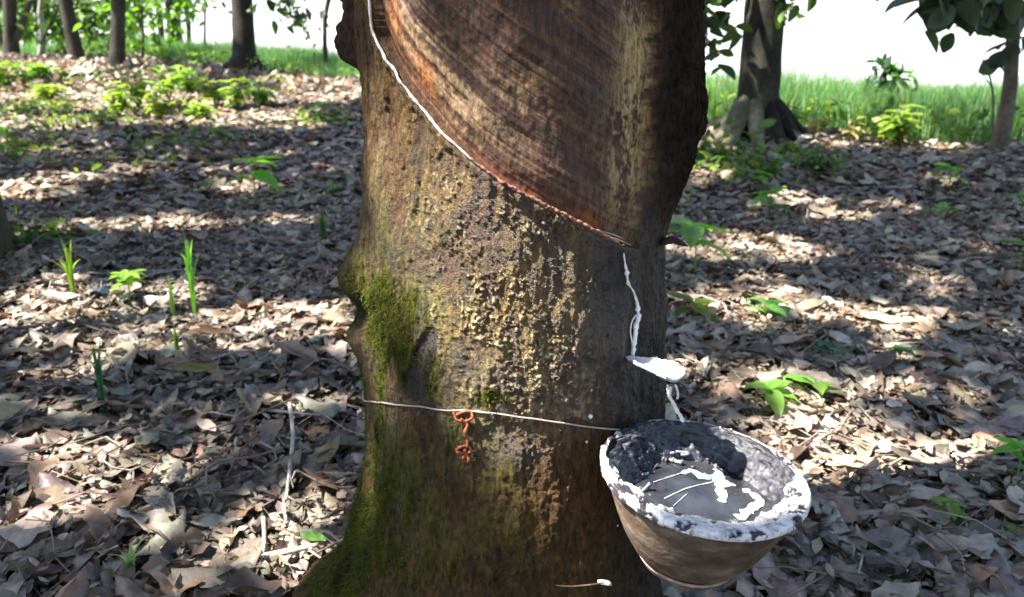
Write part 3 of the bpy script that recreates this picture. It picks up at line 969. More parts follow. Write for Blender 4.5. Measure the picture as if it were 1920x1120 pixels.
    col = np.array([0.74, 0.71, 0.70])[None] * (1 - 0.45 * grime)
    col = col * (1 - hole[:, None]) + np.array([0.035, 0.03, 0.04])[None] * hole[:, None]
    mc = tint_mat('latex_crust', 0.45, 0.4, 260, 0.12, 0.5, 400)
    MB().add(bw(Vv), grid_quads(nth, nr, wrap=True)[:, ::-1], None, col).build('latex_crust', mc, root)
    # grey pool in the bottom
    m, t, b = new_mat('murky_water', 0.08, 0.6)
    tc = N(t, 'ShaderNodeTexCoord'); n1 = N(t, 'ShaderNodeTexNoise'); n1.inputs['Scale'].default_value = 28; n1.inputs['Detail'].default_value = 6
    t.links.new(tc.outputs['Object'], n1.inputs['Vector'])
    cr = N(t, 'ShaderNodeValToRGB'); e = cr.color_ramp.elements
    e[0].position = 0.35; e[0].color = (0.012, 0.012, 0.014, 1); e[1].position = 0.7; e[1].color = (0.045, 0.048, 0.055, 1)
    t.links.new(n1.outputs['Fac'], cr.inputs[0]); t.links.new(cr.outputs[0], b.inputs['Base Color'])
    lz = -0.034
    th = np.linspace(0, 2 * math.pi, 96, endpoint=False)
    rs = np.linspace(0.0, 0.0935, 16)
    V = np.stack([np.cos(th)[:, None] * rs, np.sin(th)[:, None] * rs, np.full((96, 16), lz)], -1).reshape(-1, 3)
    V[:, 2] += 0.0006 * fbm(V * 60, 2, 70)
    MB().add(bw(V), grid_quads(96, 16, wrap=True)[:, ::-1]).build('pool', m, root)
    # floating latex: grid over the pool kept where a splash shape says so
    def to_local(u, v):
        d = ray(u, v); n = tiltn[:, 2]; o = bc + n * lz
        tt = (o - CAMP) @ n / (d @ n)
        return (CAMP + d * tt - bc) @ tiltn / 0.905 ** 2
    strokes = [([(1278, 888), (1298, 884), (1318, 892), (1340, 893), (1352, 880)], 5), ([(1298, 884), (1312, 896), (1334, 898)], 4), ([(1335, 892), (1352, 905), (1362, 915)], 12), ([(1345, 878), (1352, 895), (1350, 915), (1356, 935), (1352, 942)], 9),
               ([(1352, 905), (1380, 912)], 4), ([(1392, 918), (1412, 928), (1425, 942), (1410, 955)], 7), ([(1425, 942), (1400, 962), (1385, 975)], 8), ([(1245, 936), (1290, 916), (1340, 904)], 1.4), ([(1225, 905), (1262, 893), (1290, 884)], 1.4),
               ([(1430, 870), (1440, 885), (1448, 905)], 6), ([(1262, 950), (1290, 925)], .8)]
    M_fl = tint_mat('floating_latex', 0.3, 0.5, 150, 0.1)
    for k, (l, w) in enumerate(strokes):
        L = spline([to_local(*p) for p in l], 6)
        L[:, 2] = lz + 0.0006
        W = w / F * 0.9 * (1 + 0.6 * vnoise(L * 260, k))
        W[0] *= 0.5; W[-1] *= 0.5
        V, Q, Tt = tube(L, W, 16, 0.9, k, flat=1.0)
        V[:, 2] = lz + 0.0007 + (V[:, 2] - lz) * 0.22
        c = (0.22, 0.42, 0.58) if k in (0, 1) else (0.50, 0.49, 0.50)
        if k in (7, 8, 10): c = (0.25, 0.25, 0.27)
        MB().add(bw(V), Q, Tt, c).build('floating_latex', M_fl, root)
    # stiff dried skins hanging at the back left
    mb = MB(); r = np.random.default_rng(9)
    for k in range(26):
        a = rad(r.uniform(60, 190)); rr0 = r.uniform(0.055, 0.100)
        z = np.interp(rr0, [0.05, 0.083, 0.112], [-0.04, -0.034, 0.0]) + 0.003
        p0 = np.array([rr0 * math.cos(a), rr0 * math.sin(a), z])
        L = [p0 + np.array([r.normal(0, .0025), r.normal(0, .0025), r.normal(0, .0012)]) * j for j in range(4)]
        L = spline(L, 4)
        V, Q, Tt = tube(L, r.uniform(0.001, 0.0038), 7, 0.6, k, flat=0.6)
        c = [(0.05, 0.05, 0.06), (0.4, 0.38, 0.4), (0.16, 0.15, 0.18), (0.45, 0.3, 0.14)][r.choice(4, p=[.5, .12, .3, .08])]
        mb.add(bw(V), Q, Tt, c)
    mb.build('dried_skin', tint_mat('dried_skin', 0.4, 0.5, 200, 0.3, 0.5, 400), root)
    return root
bowl = build_bowl()

def build_hoop():
    root = thing('support_hoop', 'thin brown wire hoop looping under the latex bowl from the trunk', 'wire', tuple(bw([[0, 0, -0.112]])[0]))
    ring = []
    for a in np.linspace(rad(165), rad(370), 50):
        ring.append(bw([[0.059 * math.cos(a), 0.059 * math.sin(a), -0.1150]])[0])
    st = on_trunk(1178, 935, 0.003)
    pts = spline([st, on_trunk(1186, 985, 0.006), on_trunk(1205, 1030, 0.012)] + ring[::6], 6)
    V, Q, Tt = tube(pts, 0.0017, 7)
    MB().add(V, Q, Tt, (0.36, 0.25, 0.19)).build('wire_ring', M_stick, root)
    # upper strand round the back of the rim
    ring = [bw([[0.1235 * math.cos(a), 0.1235 * math.sin(a), 0.001]])[0] for a in np.linspace(rad(112), rad(10), 40)]
    V, Q, Tt = tube(np.array(ring), 0.0011, 6)
    MB().add(V, Q, Tt, (0.5, 0.42, 0.38)).build('rim_wire', M_stick, root)
build_hoop()

# ------------------------------------------------------------------ spout
def build_spout():
    a = on_trunk(1178, 672, -0.004)
    b = at_depth(1268, 715, 0.795)
    root = thing('tapping_spout', 'small metal spout coated white with latex, jutting from the trunk above the bowl', 'spout', a)
    ax = b - a; L = np.linalg.norm(ax); ax /= L
    side = np.cross(ax, [0, 0, 1]); side /= np.linalg.norm(side)
    up = np.cross(side, ax)
    nl, nw = 40, 17
    s = np.linspace(0, 1, nl); w = np.linspace(-1, 1, nw)
    Sg, Wg = np.meshgrid(s, w, indexing='ij')
    hw = np.interp(Sg, [0, .15, .4, .8, .94, 1], [.003, .008, .012, .018, .0175, .013]) * (1 + 0.55 * fbm(np.stack([Sg.ravel() * 9, np.sign(Wg).ravel() * 3, 0 * Sg.ravel()], 1), 4, 19, 0.7).reshape(Sg.shape) + 0.10 * np.sin(Sg * 13 + 2 * np.sign(Wg)))
    def sheet(off, amp, seed):
        P = a + Sg[..., None] * L * ax + (Wg * hw)[..., None] * side + (0.007 * Wg ** 2 * (hw / .015) + off)[..., None] * up
        n = fbm(P.reshape(-1, 3) * 110, 3, seed).reshape(nl, nw, 1)
        return (P + amp * n * up).reshape(-1, 3)
    q = grid_quads(nl, nw)
    V1 = sheet(0 * Sg, 0, 1); V2 = sheet(0 * Sg - 0.0012, 0, 1)
    rim = []
    for i in range(nl - 1):
        for j in (0, nw - 1):
            rim.append((i * nw + j, (i + 1) * nw + j, (i + 1) * nw + j + nl * nw, i * nw + j + nl * nw))
    for j in range(nw - 1):
        for i in (0, nl - 1):
            rim.append((i * nw + j, i * nw + j + 1, i * nw + j + 1 + nl * nw, i * nw + j + nl * nw))
    MB().add(np.vstack([V1, V2]), np.vstack([q, q[:, ::-1] + nl * nw, rim])).build('spout_blade', tint_mat('dull_tin', 0.5, 0.5, 80, 0.2, base=(0.35, 0.33, 0.32)), root)
    th_ = 0.0014 + 0.0012 * np.sqrt(np.clip(1 - Wg ** 2, 0, 1)) * (0.6 + 0.4 * np.sin(Sg * 9))
    th_ = th_ + 0.0012 * fbm(np.stack([Sg.ravel() * 9, Wg.ravel() * 3, 0 * Sg.ravel()], 1), 3, 5).reshape(Sg.shape)
    top = sheet(th_, 0.0028, 2); bot = sheet(0 * Sg + 0.0006, 0, 2)
    MB().add(np.vstack([top, bot]), np.vstack([q, q[:, ::-1] + nl * nw, rim])).build('latex_coat', M_latex, root)
    # strands dripping into the bowl
    e = bw([[-0.022, 0.055, -0.012]])[0]
    tgt = at_depth(1284, 786, e[1])
    mb = MB()
    tip = a + ax * L * 0.97
    for k, (ps, w) in enumerate((([(1257, 726), (1255, 742), (1263, 757), (1270, 771), (1281, 790)], .0018), ([(1266, 722), (1271, 736), (1270, 748)], .0012), ([(1252, 722), (1252, 734)], .0012))):
        P = [at_depth(u, v, tip[1] + (tgt[1] - tip[1]) * i / 4) for i, (u, v) in enumerate(ps)]
        V, Q, Tt = tube(spline(P, 8), w, 10, 0.95, k)
        mb.add(V, Q, Tt)
    mb.build('latex_drip', M_latex, root)
build_spout()

# ------------------------------------------------------------------ canopy gaps: where the sun comes through
GAPS = []           # (point, radius)
def gap_ground(u, v, ru):
    """an opening whose sunbeam lands on the ground the photo shows lit at (u, v); ru = half width in photo px"""
    p = gpix(u, v)
    d = (p - CAMP) @ fwd
    GAPS.append((p, ru / F * d + 0.035))
for g in [(1640, 872, 110), (1590, 862, 50), (1720, 868, 60), (1600, 905, 50), (520, 1050, 30), (640, 790, 18), (90, 760, 20), (250, 900, 16), (70, 1000, 18), (420, 880, 14), (1520, 480, 50), (1650, 610, 40), (330, 440, 60), (1340, 335, 40), (1480, 375, 25), (1760, 480, 18), (1600, 420, 18), (60, 370, 60), (1450, 620, 12), (1500, 560, 14), (1380, 470, 20), (1700, 520, 14), (1850, 480, 12), (1560, 400, 24), (1720, 660, 12), (1640, 700, 10), (1420, 680, 10), (1800, 900, 20), (60, 600, 30), (180, 620, 35), (260, 330, 24), (440, 330, 18), (560, 430, 20), (150, 440, 20), (620, 330, 16), (330, 620, 50), (400, 610, 60), (470, 640, 60), (540, 650, 40), (620, 600, 40), (250, 605, 40), (700, 660, 30),
          (1590, 880, 45), (1660, 885, 50), (1730, 890, 35), (1500, 485, 45), (1540, 475, 35), (1600, 600, 12), (1660, 620, 20), (1730, 610, 14), (1770, 560, 8),
          (300, 440, 40), (360, 436, 30), (130, 350, 40), (60, 372, 40),
          (120, 190, 90), (200, 205, 80), (280, 238, 110), (380, 232, 90), (480, 225, 90), (540, 245, 60), (600, 185, 90), (640, 165, 90), (560, 160, 60), (420, 190, 90), (300, 190, 90), (230, 160, 80),
          (340, 150, 90), (150, 130, 120), (50, 150, 120), (0, 130, 90), (20, 240, 60), (90, 240, 60), (1560, 275, 45), (1620, 272, 60), (1700, 275, 60), (1770, 285, 50), (1350, 260, 40), (1330, 285, 40),
          (1430, 530, 12), (1330, 570, 16), (1310, 690, 16), (1850, 620, 10), (1420, 440, 25), (1330, 340, 25), (1700, 400, 30), (1820, 250, 60), (1690, 250, 60),
          (640, 760, 8), (600, 775, 6), (190, 680, 10), (420, 1030, 8), (560, 1010, 5), (90, 640, 20), (1830, 770, 8), (1880, 960, 10), (1850, 1090, 12), (1580, 740, 5), (478, 362, 35), (1310, 480, 45), (1440, 400, 16), (1430, 600, 18), (1440, 755, 18), (1895, 880, 25), (1775, 350, 16), (370, 560, 30), (150, 555, 25)]:
    gap_ground(*g)
for (u, v, r) in [(800, 90, .045), (760, 30, .05), (860, 190, .05), (930, 230, .04), (1000, 170, .035), (880, 470, .05), (950, 560, .055), (900, 640, .05), (1010, 640, .05), (1050, 520, .045), (970, 740, .035), (1060, 720, .045), (1000, 430, .04), (830, 560, .035), (1180, 560, .045), (1185, 640, .045),
                  (720, 60, .04), (700, 200, .03), (1190, 250, .02), (740, 640, .025), (1130, 440, .02), (680, 980, .025), (960, 830, .022), (1190, 100, .025)]:
    GAPS.append((on_trunk(u, v), r))
for (x, y) in ((0, 0), (-.08, -.05), (.05, -.08), (.09, .02), (-.1, .03), (.04, .06), (-.02, -.1), (.09, -.06)):
    GAPS.append((bw([[x, y, 0]])[0], 0.055))
GAPS.append((at_depth(1235, 700, 0.82), 0.08))
_r = np.random.default_rng(21)
for _ in range(150):                     # pinholes between leaves: soft flecks of light over the near floor
    _u, _v = _r.uniform(-60, 1980), _r.uniform(300, 1180)
    if _v < 560 and _r.random() < 0.5: continue
    GAPS.append((gpix(_u, _v), _r.uniform(-0.03, 0.03)))
GP = np.array([g[0] for g in GAPS]); GR = np.array([g[1] for g in GAPS])

def keep_leaves(P, extra=0.06):
    k = np.ones(len(P), dtype=bool)
    G = P - S * ((P[:, 2] - 0.3) / S[2])[:, None]
    k &= ~((G[:, 1] > edge_y(G[:, 0]) + 0.1) )
    for g, r in zip(GP, GR):
        d = P - g
        t = d @ S
        dist2 = (d * d).sum(1) - t * t
        k &= ~((dist2 < (r + extra) ** 2) & (t > 0))
    return k

def leaves_np(P, size, r, cols, wid=0.42, droop=0.4, dirs=None):
    """many simple creased leaves (6 verts, 4 tris+...)"""
    n = len(P)
    d = r.standard_normal((n, 3)) if dirs is None else dirs + 0.25 * r.standard_normal((n, 3))
    d[:, 2] = d[:, 2] * 0.6 - droop
    d /= np.linalg.norm(d, axis=1)[:, None]
    nn = r.standard_normal((n, 3)) * 0.6 + np.array([0, 0, 1.])
    s = np.cross(d, nn); s /= np.linalg.norm(s, axis=1)[:, None]
    up = np.cross(s, d)
    L = size[:, None]
    W = L * wid * 0.5
    b = P
    m1 = P + d * L * 0.35 - up * L * 0.03
    m2 = P + d * L * 0.7 - up * L * 0.06
    tip = P + d * L - up * L * 0.15
    A = np.stack([b, m1 - s * W + up * W * .3, m1 + s * W + up * W * .3, m2 - s * W * .85 + up * W * .25, m2 + s * W * .85 + up * W * .25, tip, m1, m2], 1)
    T_ = np.array([[0, 1, 6], [0, 6, 2], [3, 5, 7], [7, 5, 4]])
    Q_ = np.array([[1, 3, 7, 6], [6, 7, 4, 2]])
    off = (np.arange(n) * 8)[:, None, None]
    C = np.repeat(cols[:, None], 8, 1)
    return A.reshape(-1, 3), (Q_[None] + off).reshape(-1, 4), (T_[None] + off).reshape(-1, 3), C.reshape(-1, 3)

def leaves_hi(P, size, r, cols, wid=0.5, droop=0.4):
    n = len(P)
    d = r.standard_normal((n, 3)); d[:, 2] = d[:, 2] * 0.6 - droop
    d /= np.linalg.norm(d, axis=1)[:, None]
    s = np.cross(d, r.standard_normal((n, 3)) * 0.6 + np.array([0, 0, 1.])); s /= np.linalg.norm(s, axis=1)[:, None]
    up = np.cross(s, d)
    m = 8
    t = np.linspace(0, 1, m); x = np.linspace(-1, 1, 3)
    w = wid * 0.5 * np.sin(np.pi * np.clip(t, .03, .97) ** .85) ** .75
    T_, X_ = np.meshgrid(t, x, indexing='ij')
    W_ = X_ * w[:, None]
    bend = r.uniform(.05, .3, n)[:, None, None]
    L = size[:, None, None, None]
    A = P[:, None, None, :] + L * (T_[None, ..., None] * d[:, None, None, :] + W_[None, ..., None] * s[:, None, None, :] + (np.abs(W_)[None] * .35 - bend * T_[None] ** 2)[..., None] * up[:, None, None, :])
    q = grid_quads(m, 3)
    Q = (q[None] + (np.arange(n) * m * 3)[:, None, None]).reshape(-1, 4)
    return A.reshape(-1, 3), Q, None, np.repeat(cols[:, None], m * 3, 1).reshape(-1, 3)

GREENS = np.array([[.045, .085, .018], [.06, .11, .02], [.035, .065, .02], [.085, .14, .025]])
def crown_cloud(c, rx, ry, rz, n, r, dapple=True, nclump=60):
    cc = r.standard_normal((nclump, 3)); cc /= np.linalg.norm(cc, axis=1)[:, None]
    cc = cc * r.random((nclump, 1)) ** 0.4 * np.array([rx, ry, rz]) + c
    k = r.integers(0, nclump, n)
    P = cc[k] + r.standard_normal((n, 3)) * np.array([0.16 * rx, 0.16 * ry, 0.2 * rz])
    return P, cc

def plain_trunk(mb, base, top, r0, r1, r, flare=1.5, lean=None, n=20, m=26, col=(.09, .075, .06), col2=(.15, .14, .11), roots=0):
    base, top = np.array(base), np.array(top)
    t = np.linspace(0, 1, m) ** 1.6
    pts = base + (top - base) * t[:, None]
    H = np.linalg.norm(top - base)
    pts[:, 0] += 0.03 * np.sin(t * 5 + r.uniform(0, 6)) * (1 - np.exp(-t * 6))
    rr = r1 + (r0 - r1) * (1 - t) + r0 * (flare - 1) * np.exp(-t * H / 0.12)
    pts[0, 2] -= 0.04
    V, Q, Tt = tube(pts, rr, n, 0.10, int(r.integers(99)))
    if roots:
        c = pts[0]
        a = np.arctan2(V[:, 1] - base[1], V[:, 0] - base[0])
        h = np.clip((V[:, 2] - base[2]) / (r0 * 2.4), 0, 1)
        g = (1 - h) ** 2 * (0.5 + 0.5 * np.cos(a * roots + 0.6)) ** 2 * r0 * 1.1
        V[:, 0] += np.cos(a) * g; V[:, 1] += np.sin(a) * g
    nz = fbm(V * np.array([9, 9, 5]), 3, 5)[:, None]
    w = sstep(-.2, .4, nz)
    C = np.array(col) * (1 - w) + np.array(col2) * w
    mb.add(V, Q, Tt, C)

def make_tree(base, lean, H, r0, r1, label, crown_c, crown_r, nleaf, seed, roots=0, col=(.09, .075, .06), col2=(.15, .14, .11), name='rubber_tree', root=None, group='rubber trees', leaf=0.15, limbs=6, nclump=60, flare=1.5, no_trunk=False):
    r = np.random.default_rng(seed)
    base = np.array(base, dtype=float)
    if root is None:
        root = thing(name, label, 'tree', base, group)
    top = base + np.array([lean[0], lean[1], H])
    cc = np.array(crown_c, dtype=float)
    P, cl = crown_cloud(cc, *crown_r, nleaf, r, nclump=nclump)
    P = P[keep_leaves(P)]
    if not no_trunk:
        mb = MB()
        plain_trunk(mb, base, top, r0, r1, r, roots=roots, col=col, col2=col2, flare=flare)
        mb.build('trunk', M_bark, root)
    mb = MB()
    for k in range(limbs):
        e = cl[r.integers(len(cl))]
        mid = (top + e) / 2 + np.array([0, 0, 0.3])
        st = top - np.array([lean[0], lean[1], H]) / max(H, .1) * 0.15 * r.random()
        V, Q, Tt = tube(spline([st, mid, e], 6), np.linspace(r1 * 0.6, 0.015, 13), 8, 0.08, k)
        mb.add(V, Q, Tt, np.array(col) * 1.1)
        for q in cl[np.argsort(((cl - e) ** 2).sum(1))[1:5]]:
            V, Q, Tt = tube(spline([e, (e + q) / 2 + [0, 0, .1], q], 4), np.linspace(0.015, 0.005, 9), 5)
            mb.add(V, Q, Tt, np.array(col) * 1.1)
    mb.build('limb', M_bark, root)
    if len(P):
        cols = GREENS[r.integers(0, 4, len(P))] * r.uniform(0.7, 1.3, (len(P), 1))
        V, Q, Tt, C = leaves_np(P, r.uniform(0.7, 1.25, len(P)) * leaf, r, cols, wid=0.5)
        MB().add(V, Q, Tt, C).build('crown', M_canopy, root)
    return root

# main tree: crown above the frame
make_tree((TX, TY, 3.3), (0, 0, .15), .2, .16, .15, None, (-2.0, 0.4, 5.0), (3.2, 3.0, 1.0), 27000, 100, root=main_tree, limbs=12, nclump=190, no_trunk=True)

bp_ = lambda u, v: gpix(u, v)
# big tree at the right
gG = bp_(1412, 268)
rG = 37 / F * gG[1] * 0.98
tG = make_tree(gG, (0.07, 0, ), 4.0, rG, rG * .85, 'thick grey green trunk with spreading roots, the left ones tinted as sunlit, beside the bright field on the right', (gG[0] - 1.2, gG[1] - .4, 5.4), (2.9, 2.6, 1.1), 15000, 101, roots=5, col=(.018, .016, .014), col2=(.055, .052, .036), limbs=9, nclump=110, flare=1.35)
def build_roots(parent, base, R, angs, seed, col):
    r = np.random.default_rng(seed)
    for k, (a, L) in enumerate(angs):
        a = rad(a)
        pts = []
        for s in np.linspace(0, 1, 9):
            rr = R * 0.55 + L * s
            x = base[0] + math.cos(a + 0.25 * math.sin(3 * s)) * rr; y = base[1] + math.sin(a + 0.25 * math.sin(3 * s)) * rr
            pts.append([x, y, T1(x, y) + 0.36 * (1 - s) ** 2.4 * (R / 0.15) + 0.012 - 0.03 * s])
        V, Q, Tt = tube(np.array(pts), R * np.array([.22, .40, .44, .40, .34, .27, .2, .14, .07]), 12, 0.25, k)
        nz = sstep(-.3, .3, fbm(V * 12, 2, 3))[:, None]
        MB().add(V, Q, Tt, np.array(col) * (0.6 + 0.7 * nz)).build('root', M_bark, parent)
build_roots(tG, gG, rG, [(212, 0.46), (245, 0.34), (188, 0.34)], 4, (.16, .145, .10))  # left roots tinted pale to look sunlit
build_roots(tG, gG, rG, [(345, 0.42), (318, 0.34), (285, 0.28)], 6, (.022, .02, .016))  # right roots tinted near black to look shaded

# hanging leafy branches of the right-hand tree
def leafy_branch(parent, pts, rad0, n, size, seed, spread, cols=GREENS, mat=None, name='leafy_branch', extent=(0.2, 1.0), wid=.5, group=None):
    r = np.random.default_rng(seed)
    L = spline(np.array(pts), 8)
    mb = MB()
    V, Q, Tt = tube(L, np.linspace(rad0, 0.003, len(L)), 6)
    mb.add(V, Q, Tt, (.08, .07, .05))
    bo = mb.build(name, M_bark, parent)
    i = (r.uniform(extent[0], extent[1], n) * (len(L) - 1)).astype(int)
    P = L[i] + r.standard_normal((n, 3)) * np.array(spread)
    c = cols[r.integers(0, len(cols), n)] * r.uniform(.7, 1.3, (n, 1))
    V, Q, Tt, C = leaves_hi(P, r.uniform(.7, 1.25, n) * size, r, c, wid=wid, droop=0.5)
    o = MB().add(V, Q, Tt, C)
    # leaves are a sub-part of the branch
    Vv = np.concatenate(o.V)
    ob = mesh_np('foliage', Vv, quads=np.concatenate(o.Q), mat=mat or M_canopy, col=np.concatenate(o.C))
    ob.parent = bo
    ob.matrix_parent_inverse = Matrix.Translation(-Vector(parent.location))
    # keep mesh data world based, parent chain adds the thing's location
    return bo

yG = gG[1]
leafy_branch(tG, [at_depth(1400, -120, yG), at_depth(1350, -70, yG - .2), at_depth(1325, 0, yG - .3), at_depth(1325, 70, yG - .35), at_depth(1318, 95, yG - .35)], .02, 60, .13, 31, (.09, .1, .08), extent=(.35, 1), wid=.55)
leafy_branch(tG, [at_depth(1440, -120, yG), at_depth(1490, -60, yG - .2), at_depth(1490, -15, yG - .3), at_depth(1480, 25, yG - .3)], .015, 26, .11, 32, (.07, .1, .05), extent=(.45, 1))
leafy_branch(tG, [at_depth(1440, -150, yG), at_depth(1540, -90, yG), at_depth(1560, -30, yG)], .012, 16, .11, 33, (.10, .1, .03), extent=(.6, 1))
leafy_branch(tG, [at_depth(1440, -150, yG), at_depth(1400, -60, yG), at_depth(1350, -10, yG)], .012, 14, .11, 34, (.06, .1, .03), extent=(.6, 1))

# small leaning tree at the right edge with large drooping leaves
gH = bp_(1868, 288)
topH = at_depth(1935, -150, gH[1])
tH = make_tree(gH, (topH[0] - gH[0], 0), topH[2] - gH[2], 13 / F * gH[1], 10 / F * gH[1], 'slim leaning tree with big dark drooping leaves at the right edge', (topH[0] + .2, gH[1], topH[2] + 1.0), (1.0, 1.0, .6), 1600, 102, col=(.11, .085, .06), col2=(.17, .14, .11), limbs=4, nclump=25, flare=1.3, name='leaning_tree', group=None)
DK = np.array([[.04, .075, .04], [.06, .09, .05], [.075, .09, .065]])
leafy_branch(tH, [at_depth(1925, -60, gH[1]), at_depth(1870, -40, gH[1] - .3), at_depth(1810, -10, gH[1] - .5), at_depth(1755, 8, gH[1] - .6)], .016, 140, .13, 35, (.10, .12, .055), cols=DK, extent=(.15, 1), wid=.7)
leafy_branch(tH, [at_depth(1925, -20, gH[1]), at_depth(1885, 20, gH[1] - .2), at_depth(1850, 30, gH[1] - .3), at_depth(1810, 40, gH[1] - .3)], .012, 50, .12, 36, (.07, .1, .04), cols=DK, extent=(.2, 1), wid=.7)
leafy_branch(tH, [at_depth(1905, 60, gH[1]), at_depth(1893, 80, gH[1] - .1), at_depth(1882, 110, gH[1] - .1)], .006, 8, .12, 37, (.03, .05, .04), cols=DK, extent=(.3, 1), wid=.7)

# tree at the left edge of the picture
pI = gpix(15, 500)
make_tree((pI[0] - 0.20, pI[1] + .05, T1(pI[0] - .20, pI[1])), (-.15, 0), 3.6, .155, .13, 'dark mossy trunk half cut off by the left edge of the photo', (-2.6, 2.6, 5.2), (2.8, 2.6, 1.0), 14000, 103, limbs=9, nclump=100, col=(.03, .026, .018), col2=(.06, .055, .028), flare=1.35)

# trees standing along the far left
far = [  # base u, v, top u (at v=0), width px, label
    (24, 118, 18, 24, 'dark forked trunk at the far left behind the weeds'),
    (146, 122, 126, 24, 'dark leaning trunk, second of the far left row, with a sunlit base'),
    (219, 132, 222, 25, 'dark slightly flared trunk in the left background above the weeds'),
    (328, 112, 318, 22, 'grey trunk between the flared dark trunk and the bare pole'),
    (460, 138, 457, 40, 'stout straight grey trunk standing alone in the left background'),
]
for k, (u, v, ut, w, lab) in enumerate(far):
    g = gpix(u, v) if v > 119 else at_depth(u, v, 13.0 + k * .3)
    g[2] = T1(g[0], g[1])
    if g[1] > 14: g = at_depth(u, v, 13.5); g[2] = T1(g[0], g[1])
    tp = at_depth(ut, 0, g[1])
    s = 4.2 / (tp[2] - g[2])
    r0 = w / 2 / F * g[1] * .97
    t = make_tree(g, ((tp[0] - g[0]) * s, 0), 4.2, r0, r0 * .8, lab, (g[0] - .6, g[1] - .8, 5.6), (2.6, 2.4, 1.0), 7500, 110 + k, limbs=7, nclump=70, flare=1.7, col=(.028, .023, .02), col2=(.06, .055, .042), roots=3 if k in (2, 4) else 0)
    if k == 0:
        mb = MB(); j = at_depth(27, 80, g[1])
        V, Q, Tt = tube(spline([j, at_depth(42, 45, g[1]), at_depth(56, 0, g[1]), at_depth(72, -60, g[1])], 6), np.linspace(.06, .04, 19), 9, .08)
        mb.add(V, Q, Tt, (.06, .05, .04)); mb.build('fork', M_bark, t)
    if k == 4:
        leafy_branch(t, [at_depth(470, -60, g[1]), at_depth(500, -20, g[1] - .2), at_depth(505, 20, g[1] - .2)], .02, 22, .13, 51, (.1, .1, .05), extent=(.4, 1))
        leafy_branch(t, [at_depth(470, -80, g[1]), at_depth(530, -30, g[1] - .2), at_depth(545, 20, g[1] - .2), at_depth(552, 50, g[1] - .2)], .02, 40, .14, 52, (.09, .1, .06), extent=(.4, 1))

# three trees just outside the frame on the left, whose shade falls across the floor
for k, (x, y) in enumerate(((-5.4, 4.6), (-6.4, 8.2), (-5.0, 0.9))):
    make_tree((x, y, T1(x, y)), (0.1, 0), 4.0, .16, .13, ['rubber tree outside the left side of the photo, middle of three', 'rubber tree outside the left side of the photo, farthest of three', 'rubber tree outside the left side of the photo, nearest of three'][k], (x + .6, y + .2, 5.3), (2.8, 2.5, 1.0), 11000, 130 + k, limbs=8, nclump=90)

# thin pale sapling, snag pole, thin tree near the bark flap
def simple_stem(name, u0, v0, pts, w, label, cat, depth, col, leafb=None, group=None):
    g = at_depth(u0, v0, depth); g[2] = T1(g[0], depth)
    root = thing(name, label, cat, g, group)
    P = [g - [0, 0, .05]] + [at_depth(u, v, depth) for u, v in pts]
    mb = MB()
    ww = np.array(w) / 2 / F * depth
    L = spline(P, 8)
    V, Q, Tt = tube(L, np.interp(np.linspace(0, 1, len(L)), np.linspace(0, 1, len(ww)), ww), 10, .12, int(u0))
    mb.add(V, Q, Tt, col); mb.build('trunk', M_bark, root)
    return root
simple_stem('bare_pole', 384, 112, [(384, 70), (384.5, 15)], [6, 5, 4], 'thin bare pole standing upright against the white sky', 'pole', 12.2, (.07, .055, .05))
t = simple_stem('pale_sapling', 76, 124, [(80, 70), (76, 20), (86, -60), (90, -200)], [13, 11, 9, 7], 'thin pale grey sapling between the two far left dark trunks', 'tree', 12.6, (.28, .27, .23))
leafy_branch(t, [at_depth(78, 90, 12.6), at_depth(88, 55, 12.5), at_depth(105, 20, 12.4), at_depth(112, -20, 12.4)], .02, 50, .15, 53, (.25, .2, .25), cols=GREENS * 1.3)
t = simple_stem('slender_tree', 611, 128, [(609, 70), (612, 20), (630, -60), (640, -160)], [9, 8, 9, 7], 'slender dark tree close to the hanging bark flap of the main trunk', 'tree', 9.6, (.05, .04, .035))
leafy_branch(t, [at_depth(612, 20, 9.6), at_depth(575, 30, 9.5), at_depth(560, 55, 9.5), at_depth(585, 85, 9.5)], .008, 26, .10, 54, (.12, .1, .12), extent=(.2, 1))
t = simple_stem('thin_sapling', 268, 128, [(268, 70), (266, 20), (268, -60)], [6, 5, 5, 4], 'thin sapling with bright green leaves between two dark background trunks', 'tree', 11.5, (.12, .11, .08))
BR_ = np.array([[.10, .20, .03], [.13, .24, .04], [.08, .16, .03]])
leafy_branch(t, [at_depth(268, 60, 11.5), at_depth(258, 30, 11.5), at_depth(280, 0, 11.4), at_depth(290, -50, 11.3)], .02, 260, .15, 55, (.28, .35, .26), cols=BR_, mat=M_leaf, extent=(.0, 1))

